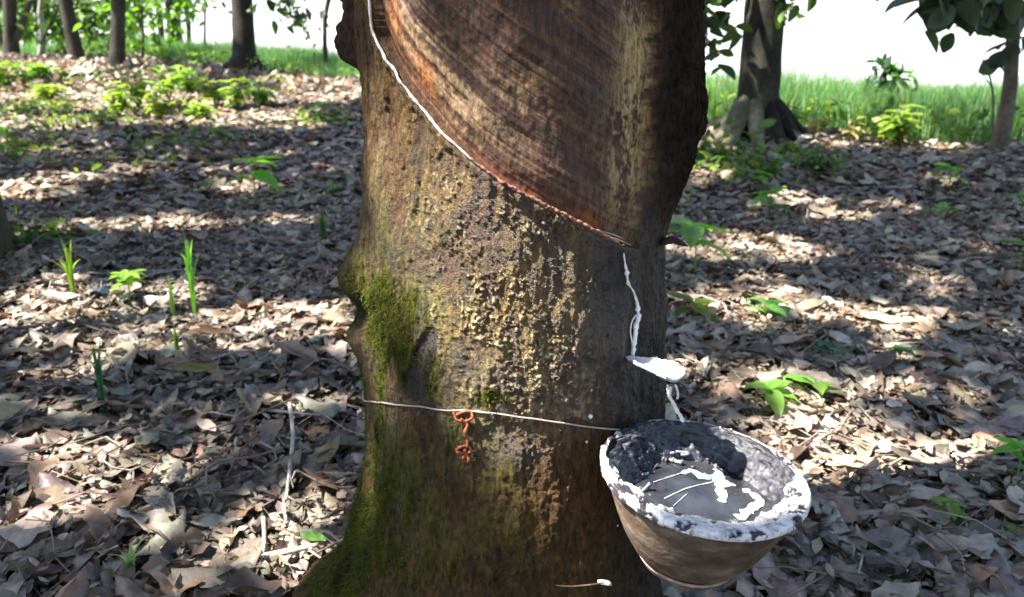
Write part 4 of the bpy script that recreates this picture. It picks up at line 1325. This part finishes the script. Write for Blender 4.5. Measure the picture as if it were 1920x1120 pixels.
# background leafy trees beyond the edge (their foliage hangs low)
def bush_tree(u, depth, h, rx, rz, n, label, seed, cols=GREENS, zc=None, name='leafy_tree', leaf=.16, cat='tree', group=None, mat=None, nclump=26):
    r = np.random.default_rng(seed)
    g = at_depth(u, 110, depth); g[2] = T1(g[0], depth)
    root = thing(name, label, cat, g, group)
    c = g + np.array([0, 0, zc if zc is not None else h * .6])
    P, cl = crown_cloud(c, rx, rx, rz, n, r, nclump=nclump)
    P = P[P[:, 2] > terrain(P[:, 0], P[:, 1]) + .05]
    mb = MB()
    plain_trunk(mb, g, c, 0.02 * h, .01 * h, r, m=12, n=10)
    for q in cl[:10]:
        V, Q, Tt = tube(spline([c - [0, 0, rz * .5], (c + q) / 2, q], 4), np.linspace(.007 * h, .003, 9), 6)
        mb.add(V, Q, Tt, (.09, .08, .06))
    mb.build('trunk', M_bark, root)
    cc = cols[r.integers(0, len(cols), len(P))] * r.uniform(.65, 1.35, (len(P), 1))
    V, Q, Tt, C = leaves_np(P, r.uniform(.7, 1.3, len(P)) * leaf, r, cc, wid=.5)
    MB().add(V, Q, Tt, C).build('crown', mat or M_leaf, root)
    return root
bush_tree(5, 16, 2.6, 1.3, 1.2, 1500, 'mid green leafy tree filling the upper left corner', 201, BR_ * .8, zc=1.6)
bush_tree(108, 17, 2.6, 0.9, .9, 520, 'loose leafy tree behind the pale sapling at far left', 202, BR_ * .7, zc=1.3)
bush_tree(178, 16, 2.2, .75, .9, 700, 'dark leafy bush between the second and third far left trunks', 203, GREENS * 1.2, zc=.6, name='leafy_bush', cat='bush')
bush_tree(275, 18, 3.2, 1.5, .8, 1700, 'bright green leafy tree hanging behind the left background trunks', 204, BR_ * 1.1, zc=1.75)
bush_tree(55, 18, 3.0, .9, .7, 500, 'small leafy tree crown seen over the forked trunk', 205, BR_, zc=1.0)
bush_tree(345, 17, 3.2, .7, .6, 260, 'yellow green crown edge beside the grey trunk at left', 206, BR_ * 1.2, zc=1.7)

for k, (u, dp, w) in enumerate(((50, 19, 15), (165, 21, 12), (300, 20, 12), (352, 23, 9))):
    simple_stem('far_tree', u, 112, [(u + 2, 60), (u - 3, 0), (u, -120)], [w * 1.3, w, w, w * .9], ['thin far trunk seen between the forked trunk and the pale sapling', 'thin far trunk behind the dark leafy bush at left', 'thin far trunk between the thin sapling and the grey trunk', 'thinnest far trunk, just left of the bare pole'][k], 'tree', dp, (.05, .045, .035))

# ------------------------------------------------------------------ plants
def plant(u, v, kind, label, h=60, w=60, n=6, col=(.10, .2, .03), seed=0, leafpx=None, name='seedling', cat='seedling', group=None, depth=None):
    """h, w, leafpx in photo pixels at the plant's distance"""
    r = np.random.default_rng(int(u * 7 + v * 13 + seed))
    g = gpix(u, v) if depth is None else at_depth(u, v, depth)
    if depth is not None: g[2] = T1(g[0], g[1])
    d = (g - CAMP) @ fwd
    s = d / F
    g[2] += min(.03, .012 + .006 * g[1])
    root = thing(name, label, cat, g, group)
    H, W = h * s * 1.15, w * s * 1.15
    col = np.array(col) * 1.25
    if kind == 'blades':
        mb = MB()
        for k in range(n * 2):
            a = r.uniform(0, 2 * math.pi); hh = 1.7 * H * (r.uniform(.5, 1.05) if k else 1)
            sp = W * .5 * r.uniform(.1, 1)
            L = spline([g + [0, 0, -.005], g + [math.cos(a) * sp * .25, math.sin(a) * sp * .25, hh * .6], g + [math.cos(a) * sp, math.sin(a) * sp, hh * r.uniform(.6, 1.0)]], 5)
            wd = np.interp(np.linspace(0, 1, len(L)), [0, .3, 1], [.5, 1, .08]) * max(.0022, 7.5 * s * .5)
            sd = np.array([-math.sin(a), math.cos(a), 0])
            if abs(sd[0]) < .5: sd = np.array([1., .3, 0])
            V = np.stack([L - sd * wd[:, None], L + np.array([0, 0, 0]) - np.array([math.cos(a), math.sin(a), 0]) * wd[:, None] * .4, L + sd * wd[:, None]], 1).reshape(-1, 3)
            mb.add(V, grid_quads(len(L), 3), None, col * r.uniform(.7, 1.3))
        mb.build('blade', M_leaf, root)
        return root
    stem_top = g + np.array([r.normal(0, .05) * H, 0, H * .75])
    if kind in ('seedling', 'bush'):
        mb = MB()
        if kind == 'seedling':
            V, Q, Tt = tube(spline([g - [0, 0, .01], (g + stem_top) / 2 + [.04 * H, 0, 0], stem_top], 4), np.linspace(max(.0015, 1.6 * s), max(.0009, .8 * s), 9), 6)
            mb.add(V, Q, Tt, col * .8 + [.03, .01, 0])
            ends = [stem_top]
        else:
            ends = []
            for k in range(max(4, n // 6)):
                a = r.uniform(0, 2 * math.pi)
                e = g + np.array([math.cos(a) * W * .4 * r.random(), math.sin(a) * W * .4 * r.random(), H * r.uniform(.35, .95)])
                V, Q, Tt = tube(spline([g - [0, 0, .01], (g + e) / 2 + [0, 0, .1 * H], e], 4), np.linspace(max(.002, 1.4 * s), .0012, 9), 5)
                mb.add(V, Q, Tt, col * .6 + [.03, .01, 0])
                ends.append(e)
        mb.build('stem', M_leaf, root)
        mb = MB()
        for k in range(n):
            e = ends[k % len(ends)]
            if kind == 'bush':
                e = g + (e - g) * r.uniform(.35, 1)
            elif k >= n * .6:
                e = g + (stem_top - g) * r.uniform(.4, .9)
            a = (k * 2.4 + r.uniform(-.4, .4)) 
            Lp = (leafpx * s if leafpx else W * .5) * r.uniform(1.0, 1.6)
            dirv = np.array([math.cos(a), math.sin(a), r.uniform(-.15, .55)]); dirv /= np.linalg.norm(dirv)
            m, q = 8, 5
            t = np.linspace(0, 1, m); x = np.linspace(-1, 1, q)
            Tg, Xg = np.meshgrid(t, x, indexing='ij')
            wl = 0.25 * np.sin(np.pi * np.clip(Tg, 0.02, .98) ** 0.85) ** .8 * Lp
            sd = np.cross(dirv, [0, 0, 1.]); sd /= np.linalg.norm(sd); upn = np.cross(sd, dirv)
            droop = r.uniform(.1, .5)
            P = e + (Tg * Lp)[..., None] * dirv + (Xg * wl)[..., None] * sd + (np.abs(Xg) * wl * .35 + .03 * Lp * np.sin(Tg * 9) * np.abs(Xg))[..., None] * upn
            P[..., 2] -= droop * Lp * Tg ** 2
            P[..., 2] = np.maximum(P[..., 2], T1(*(e[:2])) + .012)
            mb.add(P.reshape(-1, 3), grid_quads(m, q), None, col * r.uniform(.7, 1.25) * np.array([r.uniform(.85, 1.2), 1, 1]))
        mb.build('foliage', M_leaf, root)
    return root

YG = (.20, .30, .035); MG = (.09, .19, .03); DG = (.045, .10, .03); BG = (.04, .13, .06)
plant(478, 392, 'seedling', 'bright seedling with four broad leaves in the shaded litter left of the trunk', 84, 95, 6, (.16, .33, .05), leafpx=52)
plant(143, 578, 'blades', 'tall yellow green grass sprout beside the blue scrap at left', 66, 60, 6, YG, name='grass_tuft', cat='grass tuft')
plant(245, 580, 'seedling', 'low yellow green leafy sprout just right of the blue scrap', 56, 110, 15, (.15, .25, .035), leafpx=27)
plant(368, 612, 'blades', 'tallest upright grass blades above the brightest sun patch at left', 96, 34, 5, (.13, .3, .04), name='grass_tuft', cat='grass tuft')
plant(328, 612, 'blades', 'short single yellow shoot next to the tallest grass blades', 48, 14, 2, YG, name='grass_tuft', cat='grass tuft')
plant(336, 682, 'blades', 'tiny shoot below the bright sun patch at left', 34, 14, 3, MG, name='grass_tuft', cat='grass tuft')
plant(197, 784, 'blades', 'faint blue green grass blades in the shaded lower left litter', 76, 40, 6, BG, name='grass_tuft', cat='grass tuft')
plant(252, 1098, 'blades', 'small pale grass tuft near the bottom left edge', 40, 70, 9, (.2, .27, .16), name='grass_tuft', cat='grass tuft')
plant(15, 285, 'seedling', 'small green plant cut by the left edge above the leaning shade', 36, 50, 8, MG, leafpx=22)
plant(428, 288, 'seedling', 'dark green weed up the slope from the four leaved seedling', 34, 44, 8, DG, leafpx=22)
plant(386, 372, 'seedling', 'tiny dull weed just left of the four leaved seedling', 20, 34, 6, DG, leafpx=18)
plant(625, 378, 'seedling', 'tiny green weed in the litter close to the left side of the tapped trunk', 20, 30, 5, MG, leafpx=16)
plant(608, 468, 'blades', 'dim grass tuft close to the left side of the tapped trunk', 34, 34, 7, DG, name='grass_tuft', cat='grass tuft')
plant(605, 240, 'seedling', 'green weed on the slope left of the tapped trunk', 40, 56, 10, (.1, .18, .04), leafpx=20)
# right of the trunk
plant(1300, 525, 'seedling', 'bright green broad leaved seedling against the right side of the tapped trunk', 96, 120, 6, (.14, .32, .05), leafpx=54)
plant(1292, 612, 'seedling', 'dull olive low plant beneath the bright seedling right of the trunk', 30, 80, 6, (.10, .14, .03), leafpx=42)
plant(1432, 612, 'seedling', 'small five leaved rosette on litter above and right of the bowl', 30, 72, 6, (.11, .24, .05), leafpx=38)
plant(1262, 420, 'seedling', 'small green leaves peeping from behind the trunk just above the bright seedling', 56, 60, 5, MG, leafpx=38)
plant(1440, 418, 'seedling', 'leafy seedling in shade below the big right tree', 46, 90, 8, (.09, .2, .035), leafpx=36)
plant(1412, 362, 'seedling', 'single leaf sprout just under the roots of the big right tree', 30, 40, 3, (.10, .22, .03), leafpx=32)
plant(1440, 345, 'bush', 'dim leafy weed nearest below the big right tree roots', 40, 70, 16, MG, leafpx=18)
plant(1532, 330, 'bush', 'green weed right of the big tree base, in its shade', 46, 80, 20, (.07, .15, .03), leafpx=18)
plant(1775, 368, 'seedling', 'upright seedling in the dark shade below the yellow field edge bush', 46, 60, 7, (.12, .26, .04), leafpx=26)
plant(1760, 422, 'seedling', 'flat yellow green seedling low in the right litter', 18, 62, 6, (.15, .26, .04), leafpx=28)
plant(1908, 418, 'seedling', 'green seedling cut by the right edge, upper one', 40, 60, 7, MG, leafpx=30)
plant(1905, 530, 'seedling', 'green seedling cut by the right edge, middle one', 60, 66, 9, MG, leafpx=32)
plant(1440, 772, 'seedling', 'low bright seedling just above the back rim of the bowl', 30, 86, 7, (.12, .25, .04), leafpx=42)
plant(1528, 762, 'seedling', 'small bright two leaved seedling up and right of the bowl', 26, 66, 4, (.13, .27, .04), leafpx=42)
plant(1555, 692, 'seedling', 'dark blue green seedling in the middle of the right litter', 26, 66, 5, BG, leafpx=34)
plant(1682, 702, 'seedling', 'dark green seedling on lit leaves right of the blue green one', 34, 50, 5, (.06, .15, .04), leafpx=30)
plant(1896, 925, 'seedling', 'brightest tall seedling near the right edge, lower one', 84, 96, 7, (.14, .30, .04), leafpx=46)
plant(1776, 985, 'seedling', 'pale thin leaved seedling below the bright sun patch at right', 30, 60, 6, (.15, .24, .05), leafpx=30)
plant(1918, 1045, 'seedling', 'green leaf poking in at the lower right edge', 30, 40, 3, MG, leafpx=30)
# weeds on the far left slope
weeds = [(225, 222, 62, 60, 'weed clump at the left end of the sunlit weeds on the slope'), (262, 205, 56, 60, 'weed clump second from left among the sunlit weeds'), (300, 225, 52, 56, 'lowest bright weed clump among the sunlit weeds'),
         (318, 188, 60, 66, 'tallest weed clump in the middle of the sunlit weeds'), (352, 172, 48, 60, 'weed clump at the upper right of the sunlit weeds'), (408, 198, 46, 60, 'yellow green weed clump left of two below the stout trunk'),
         (446, 204, 48, 60, 'yellow green weed clump right of two below the stout trunk'), (490, 196, 30, 50, 'low weed at the right end of the sunlit slope'), (95, 184, 22, 40, 'small bright weed alone on the slope at far left'),
         (20, 158, 50, 80, 'bright bushy weed at the left edge below the forked trunk'), (80, 152, 30, 60, 'bright weed below the pale sapling'), (375, 222, 28, 50, 'small weed between the lowest clump and the stout trunk')]
for k, (u, v, h, w, lab) in enumerate(weeds):
    plant(u, v + 10, 'bush', lab, h * 1.15, w * 1.5, 60, [(.16, .25, .04), (.11, .21, .035), (.19, .26, .05)][k % 3], leafpx=17, name='weed_clump', cat='weed', group='weeds on the left slope')
# field edge
plant(1684, 284, 'bush', 'yellow green leafy bush at the edge of the tall grass', 78, 84, 60, (.15, .22, .04), leafpx=24, name='leafy_bush', cat='bush')
plant(1592, 268, 'bush', 'yellow withered plant at the field edge left of the yellow bush', 36, 44, 14, (.30, .27, .12), leafpx=18, name='withered_plant', cat='plant')
plant(1525, 262, 'bush', 'pinkish withered plant at the field edge right of the big tree', 36, 44, 16, (.40, .27, .18), leafpx=16, name='withered_plant', cat='plant')
plant(1485, 250, 'bush', 'green weed at the field edge touching the shaded big trunk', 46, 44, 24, (.16, .24, .04), leafpx=18)
def tall_sapling():
    r = np.random.default_rng(77)
    g = gpix(1668, 262); g = at_depth(1668, 262, g[1] + .6); g[2] = T1(g[0], g[1])
    root = thing('dark_sapling', 'dark leafed sapling rising above the tall grass against the sky', 'sapling', g)
    y = g[1]
    stems = [[(1668, 200), (1662, 150), (1652, 112)], [(1665, 190), (1680, 150), (1692, 122)], [(1666, 210), (1640, 185), (1612, 165)]]
    ms, ml = MB(), MB()
    for k, s in enumerate(stems):
        L = spline([g] + [at_depth(u, v, y) for u, v in s], 6)
        V, Q, Tt = tube(L, np.linspace(.008, .003, len(L)), 6); ms.add(V, Q, Tt, (.06, .06, .03))
        n = 42
        i = (r.uniform(.4, 1, n) * (len(L) - 1)).astype(int)
        P = L[i] + r.standard_normal((n, 3)) * .035
        c = (np.array([.03, .07, .035]) if k != 1 else np.array([.09, .19, .05])) * r.uniform(.7, 1.3, (n, 1))
        V, Q, Tt, C = leaves_np(P, r.uniform(.08, .14, n), r, c, wid=.5, droop=.1); ml.add(V, Q, Tt, C)
    ms.build('stem', M_bark, root); ml.build('foliage', M_leaf, root)
tall_sapling()
def bare_twigs():
    g = at_depth(1868, 262, gH[1] - .25); g[2] = T1(g[0], g[1])
    root = thing('bare_twig', 'forked bare twigs rising beside the leaning tree', 'twig', g)
    mb = MB(); y = g[1]
    for s in ([(1862, 175), (1848, 130), (1830, 96)], [(1860, 165), (1846, 120), (1838, 92)], [(1862, 180), (1850, 150), (1832, 132)]):
        L = spline([g] + [at_depth(u, v, y) for u, v in s], 5)
        V, Q, Tt = tube(L, np.linspace(.006, .002, len(L)), 6); mb.add(V, Q, Tt, (.12, .11, .07))
    mb.build('stem', M_stick, root)
bare_twigs()

# moss cushion on the floor and green leaf by the root
def cushion(u, v, rpx, label):
    r = np.random.default_rng(8)
    g = gpix(u, v); d = (g - CAMP) @ fwd; R = rpx / F * d
    n = 2200
    a = r.uniform(0, 2 * math.pi, n); q = np.sqrt(r.random(n)) * R
    h = R * .45 * np.sqrt(np.clip(1 - (q / R) ** 2, 0, 1)) + .02
    B = np.stack([g[0] + np.cos(a) * q, g[1] + np.sin(a) * q, g[2] + h], 1)
    V, Q, Tt = tube([g, g + [0, 0, .01], g + [0, 0, R * .3 + .01], g + [0, 0, R * .42 + .02]], [R, R, R * .8, R * .1], 24, .1)
    dr = np.stack([np.cos(a) * q / R, np.sin(a) * q / R, 1 + 0 * a], 1) + .5 * r.standard_normal((n, 3))
    dr /= np.linalg.norm(dr, axis=1)[:, None]
    sd = np.cross(dr, r.standard_normal((n, 3))); sd /= np.linalg.norm(sd, axis=1)[:, None]
    A = np.stack([B - sd * .0009, B + sd * .0009, B + dr * .008], 1).reshape(-1, 3)
    c = np.array([.24, .24, .03]) * r.uniform(.5, 1.3, (n, 1))
    mb = MB().add(V, Q, Tt, (.12, .12, .02)).add(A, None, np.arange(len(A)).reshape(-1, 3), np.repeat(c, 3, 0))
    o = mb.build('moss_cushion', M_moss, origin=tuple(g))
    tag(o, label, 'moss')
cushion(434, 1102, 26, 'olive moss cushion on the ground near the bottom edge left of the trunk')

# notable single leaves
def single_leaf(u, v, lpx, ang, col, label, curl=2.0, tilt=0.15, wid=1.0, lift=.04, name='dry_leaf', cat='leaf'):
    r = np.random.default_rng(int(u + v))
    g = gpix(u, v); d = (g - CAMP) @ fwd; L = lpx / F * d
    m, q = 18, 9
    t = np.linspace(0, 1, m); x = np.linspace(-1, 1, q)
    Tg, Xg = np.meshgrid(t, x, indexing='ij')
    w = .2 * wid * np.sin(np.pi * np.clip(Tg, .01, .99) ** .9) ** .75
    y = Xg * w
    z = (1 - np.cos(y * curl)) / curl if abs(curl) > .1 else 0 * y
    y = np.sin(y * curl) / curl if abs(curl) > .1 else y
    X = Tg - .5
    z = z + .22 * X ** 2 + .02 * np.sin(Tg * 14 + Xg * 3) * np.abs(Xg) - .01 * (Xg == 0)
    P = np.stack([X, y, z], -1) * L
    R = np.array(Matrix.Rotation(rad(ang), 3, 'Z') @ Matrix.Rotation(tilt, 3, 'X') @ Matrix.Rotation(tilt * .6, 3, 'Y'))
    P = P.reshape(-1, 3) @ R.T + g + np.array([0, 0, lift])
    mb = MB(); mb.add(P, grid_quads(m, q), None, col)
    st = (np.array([[-.5, 0, .05], [-.6, .01, .04], [-.72, .02, .0]]) * L) @ R.T + g + np.array([0, 0, lift])
    V, Q, Tt = tube(st, L * .008, 5); mb.add(V, Q, Tt, np.array(col) * .8)
    o = mb.build(name, M_litter, origin=tuple(g))
    tag(o, label, cat)
single_leaf(372, 722, 84, 10, (.16, .15, .03), 'olive brown fallen leaf lying flat below the left sun patch')
single_leaf(420, 727, 60, 0, (.26, .15, .07), 'orange brown leaf touching the olive leaf', curl=-3)
single_leaf(392, 832, 62, -40, (.52, .40, .32), 'smooth pale pinkish leaf in the shaded lower left litter', curl=2)
single_leaf(560, 705, 120, -35, (.20, .15, .13), 'long rolled grey brown leaf left of the tapped trunk', curl=9, lift=.055)
single_leaf(400, 660, 80, 8, (.20, .11, .06), 'curled brown leaf under the brightest sun patch at left', curl=5, lift=.05)
single_leaf(590, 1046, 60, -25, (.10, .22, .03), 'fresh green leaf lying beside the mossy root', curl=1.5, name='green_leaf')
single_leaf(118, 590, 62, 20, (.55, .50, .42), 'pale upturned leaf by the yellow grass sprout', curl=-4, tilt=.5, lift=.06)
single_leaf(1482, 570, 40, 10, (.66, .6, .55), 'small pale leaf catching light up the slope right of the trunk', tilt=.3, wid=1.5)
single_leaf(1672, 792, 36, 20, (.6, .52, .44), 'small round pale leaf on the right litter', wid=1.9)
single_leaf(1880, 985, 80, 15, (.45, .30, .2), 'broad reddish brown leaf at the lower right edge', wid=1.5, curl=-2)
single_leaf(640, 925, 60, 5, (.42, .30, .16), 'narrow tan leaf beside the lower left of the trunk', wid=.5)
single_leaf(1655, 625, 90, -15, (.36, .37, .26), 'long grey green leaf on the lit litter at right')

# sticks
def stick(pix, wpx, col, label, lift=.04, name='fallen_stick'):
    G = [gpix(u, v) for u, v in pix]
    d = (G[0] - CAMP) @ fwd
    G = [g + [0, 0, lift] for g in G]
    w = wpx / 2 / F * d
    L = spline(G, 6)
    V, Q, Tt = tube(L, np.linspace(w, w * .6, len(L)), 8, .25, int(pix[0][0]))
    o = MB().add(V, Q, Tt, col).build(name, M_stick, origin=tuple(G[0]))
    tag(o, label, 'stick')
stick([(546, 790), (552, 850), (546, 920), (540, 975)], 8, (.36, .34, .31), 'pale grey stick pointing at the camera left of the trunk')
stick([(490, 800), (546, 806), (610, 812)], 6, (.28, .26, .24), 'thin grey twig crossing the top of the pale stick')
stick([(80, 950), (150, 915), (235, 870)], 6, (.16, .12, .09), 'dark slanting twig in the lower left litter')
stick([(498, 1010), (500, 1060), (492, 1100)], 9, (.36, .28, .22), 'short brown stick near the bottom edge left of the trunk')
stick([(500, 1085), (560, 1072), (600, 1062)], 14, (.42, .33, .27), 'thick flat brown stick beside the mossy root')
stick([(1465, 525), (1600, 522), (1740, 532)], 6, (.13, .10, .08), 'long thin dark twig lying across the right litter')
stick([(1750, 1040), (1790, 1075), (1800, 1110)], 6, (.34, .26, .22), 'thin curved stick near the bottom right corner')
stick([(1500, 690), (1560, 640), (1590, 590)], 4, (.2, .15, .11), 'thin twig slanting up the right litter')

# scrap of dark blue plastic beside the sprouts
def scrap():
    g = gpix(190, 572); r = np.random.default_rng(4)
    n = 14
    a, b = np.meshgrid(np.linspace(-1, 1, n), np.linspace(-1, 1, n), indexing='ij')
    P = np.stack([a * .035 * (1 - .2 * b * b), b * .025, .030 + 0.018 * (1 - a ** 2) ], -1).reshape(-1, 3)
    P += .006 * np.stack([vnoise(P * 60, k) for k in (1, 2, 3)], 1)
    Pb = P - [0, 0, .0012]
    q = grid_quads(n, n)
    o = MB().add(np.vstack([P, Pb]) + g, np.vstack([q, q[:, ::-1] + n * n]), None, (.02, .04, .06)).build('plastic_scrap', tint_mat('plastic', .4, .5, 50, .2), origin=tuple(g))
    tag(o, 'crumpled dark blue scrap lying among the sprouts at left', 'scrap')
scrap()

# ------------------------------------------------------------------ grass field
def build_grass():
    r = np.random.default_rng(12)
    mb = MB()
    def blades(P, H, wid, cols):
        n = len(P)
        z = terrain(P[:, 0], P[:, 1])
        a = r.uniform(0, 2 * math.pi, n)
        dx, dy = np.cos(a), np.sin(a)
        bend = r.uniform(.05, .45, n) * H
        b = np.stack([P[:, 0], P[:, 1], z - .01], 1)
        m = b + np.stack([dx * bend * .3, dy * bend * .3, H * .6], 1)
        t = b + np.stack([dx * bend, dy * bend, H], 1)
        fa = r.uniform(-.9, .9, n)
        s = np.stack([np.cos(fa), np.sin(fa), 0 * a], 1) * wid[:, None]
        A = np.stack([b - s * .7, b + s * .7, m - s, m + s, t], 1)
        off = (np.arange(n) * 5)[:, None, None]
        Q = (np.array([[0, 1, 3, 2]])[None] + off).reshape(-1, 4)
        Tt = (np.array([[2, 3, 4]])[None] + off).reshape(-1, 3)
        C = np.repeat(cols[:, None], 5, 1).reshape(-1, 3)
        mb.add(A.reshape(-1, 3), Q, Tt, C)
    gp = np.array([[.12, .26, .09], [.16, .32, .10], [.09, .22, .11], [.22, .36, .10], [.15, .30, .16]])
    for (d0, d1, n, w) in ((0.0, 1.5, 42000, .0026), (1.5, 5, 40000, .0045), (5, 14, 24000, .012), (14, 40, 16000, .03)):
        x = r.uniform(-1, 1, n); 
        e0 = r.uniform(d0, d1, n)
        span = 5.2 + 0.75 * d1
        X = x * span
        keep = X > -10 - d1 * .3
        X = X[keep]; e0 = e0[keep]
        Y = edge_y(X) + e0
        k = (np.abs(X) < Y * .72 + 1)
        X, Y, e0 = X[k], Y[k], e0[k]
        clump = fbm(np.stack([X * 1.2, Y * 1.2, 0 * X], 1), 2, 71)
        H = (.36 + .12 * clump) * r.uniform(.65, 1.3, len(X))
        H *= np.where(X > 1.0, 1.05, 0.85) * (.55 + .45 * sstep(0, .5, e0))
        c = gp[r.integers(0, 5, len(X))] * r.uniform(.75, 1.25, (len(X), 1))
        dry = (r.random(len(X)) < .12)
        c[dry] = np.array([.28, .26, .12])
        blades(np.stack([X, Y], 1), H, w * r.uniform(.6, 1.3, len(X)), c)
    o = mb.build('tall_grass', M_grass, smooth=False)
    tag(o, 'tall green field grass beyond the shaded plantation floor', 'grass', kind='stuff')
build_grass()
def ground_weeds():
    """low ragged ground cover on the floor's green patches"""
    r = np.random.default_rng(15)
    P = []
    for (u, v, ru, n) in ((60, 160, 90, 900), (200, 150, 90, 500), (60, 215, 80, 350), (330, 280, 160, 200), (150, 240, 80, 250), (500, 170, 60, 260), (1400, 325, 110, 200), (1530, 315, 70, 110), (40, 300, 60, 160), (600, 235, 60, 150), (80, 470, 60, 90), (560, 150, 60, 300), (1330, 315, 60, 250)):
        g = gpix(u, v); s = ((g - CAMP) @ fwd) / F * ru
        a = r.standard_normal((n, 2)) * .55
        P.append(np.stack([g[0] + a[:, 0] * s, g[1] + a[:, 1] * s * 1.6, 0 * a[:, 0]], 1))
    n = 3800
    X = r.uniform(-7, 6.5, n)
    Y = edge_y(X) + r.normal(0.1, 0.35, n)
    k = fbm(np.stack([X * 1.5, Y * 1.5, 0 * X], 1), 2, 5) > -0.05
    E = np.stack([X, Y, 0 * X], 1)[k]
    nb0 = sum(len(a) for a in P)
    P = np.concatenate(P + [E])
    P = P[P[:, 1] > 1.6]
    P[:, 2] = terrain(P[:, 0], P[:, 1]) + r.uniform(.02, .08, len(P)) * np.where(np.arange(len(P)) >= nb0 - 60, 2.8, 1.0)
    c = np.array([[.09, .15, .03], [.16, .22, .04], [.06, .11, .03]])[r.integers(0, 3, len(P))] * r.uniform(.7, 1.3, (len(P), 1))
    V, Q, Tt, C = leaves_np(P, r.uniform(.025, .07, len(P)) * np.where(np.arange(len(P)) >= nb0 - 60, 1.5, 1.0), r, c, wid=.45, droop=-.1)
    o = MB().add(V, Q, Tt, C).build('ground_cover', M_leaf)
    tag(o, 'sparse low green weeds scattered through the leaf litter', 'ground cover', kind='stuff')
ground_weeds()
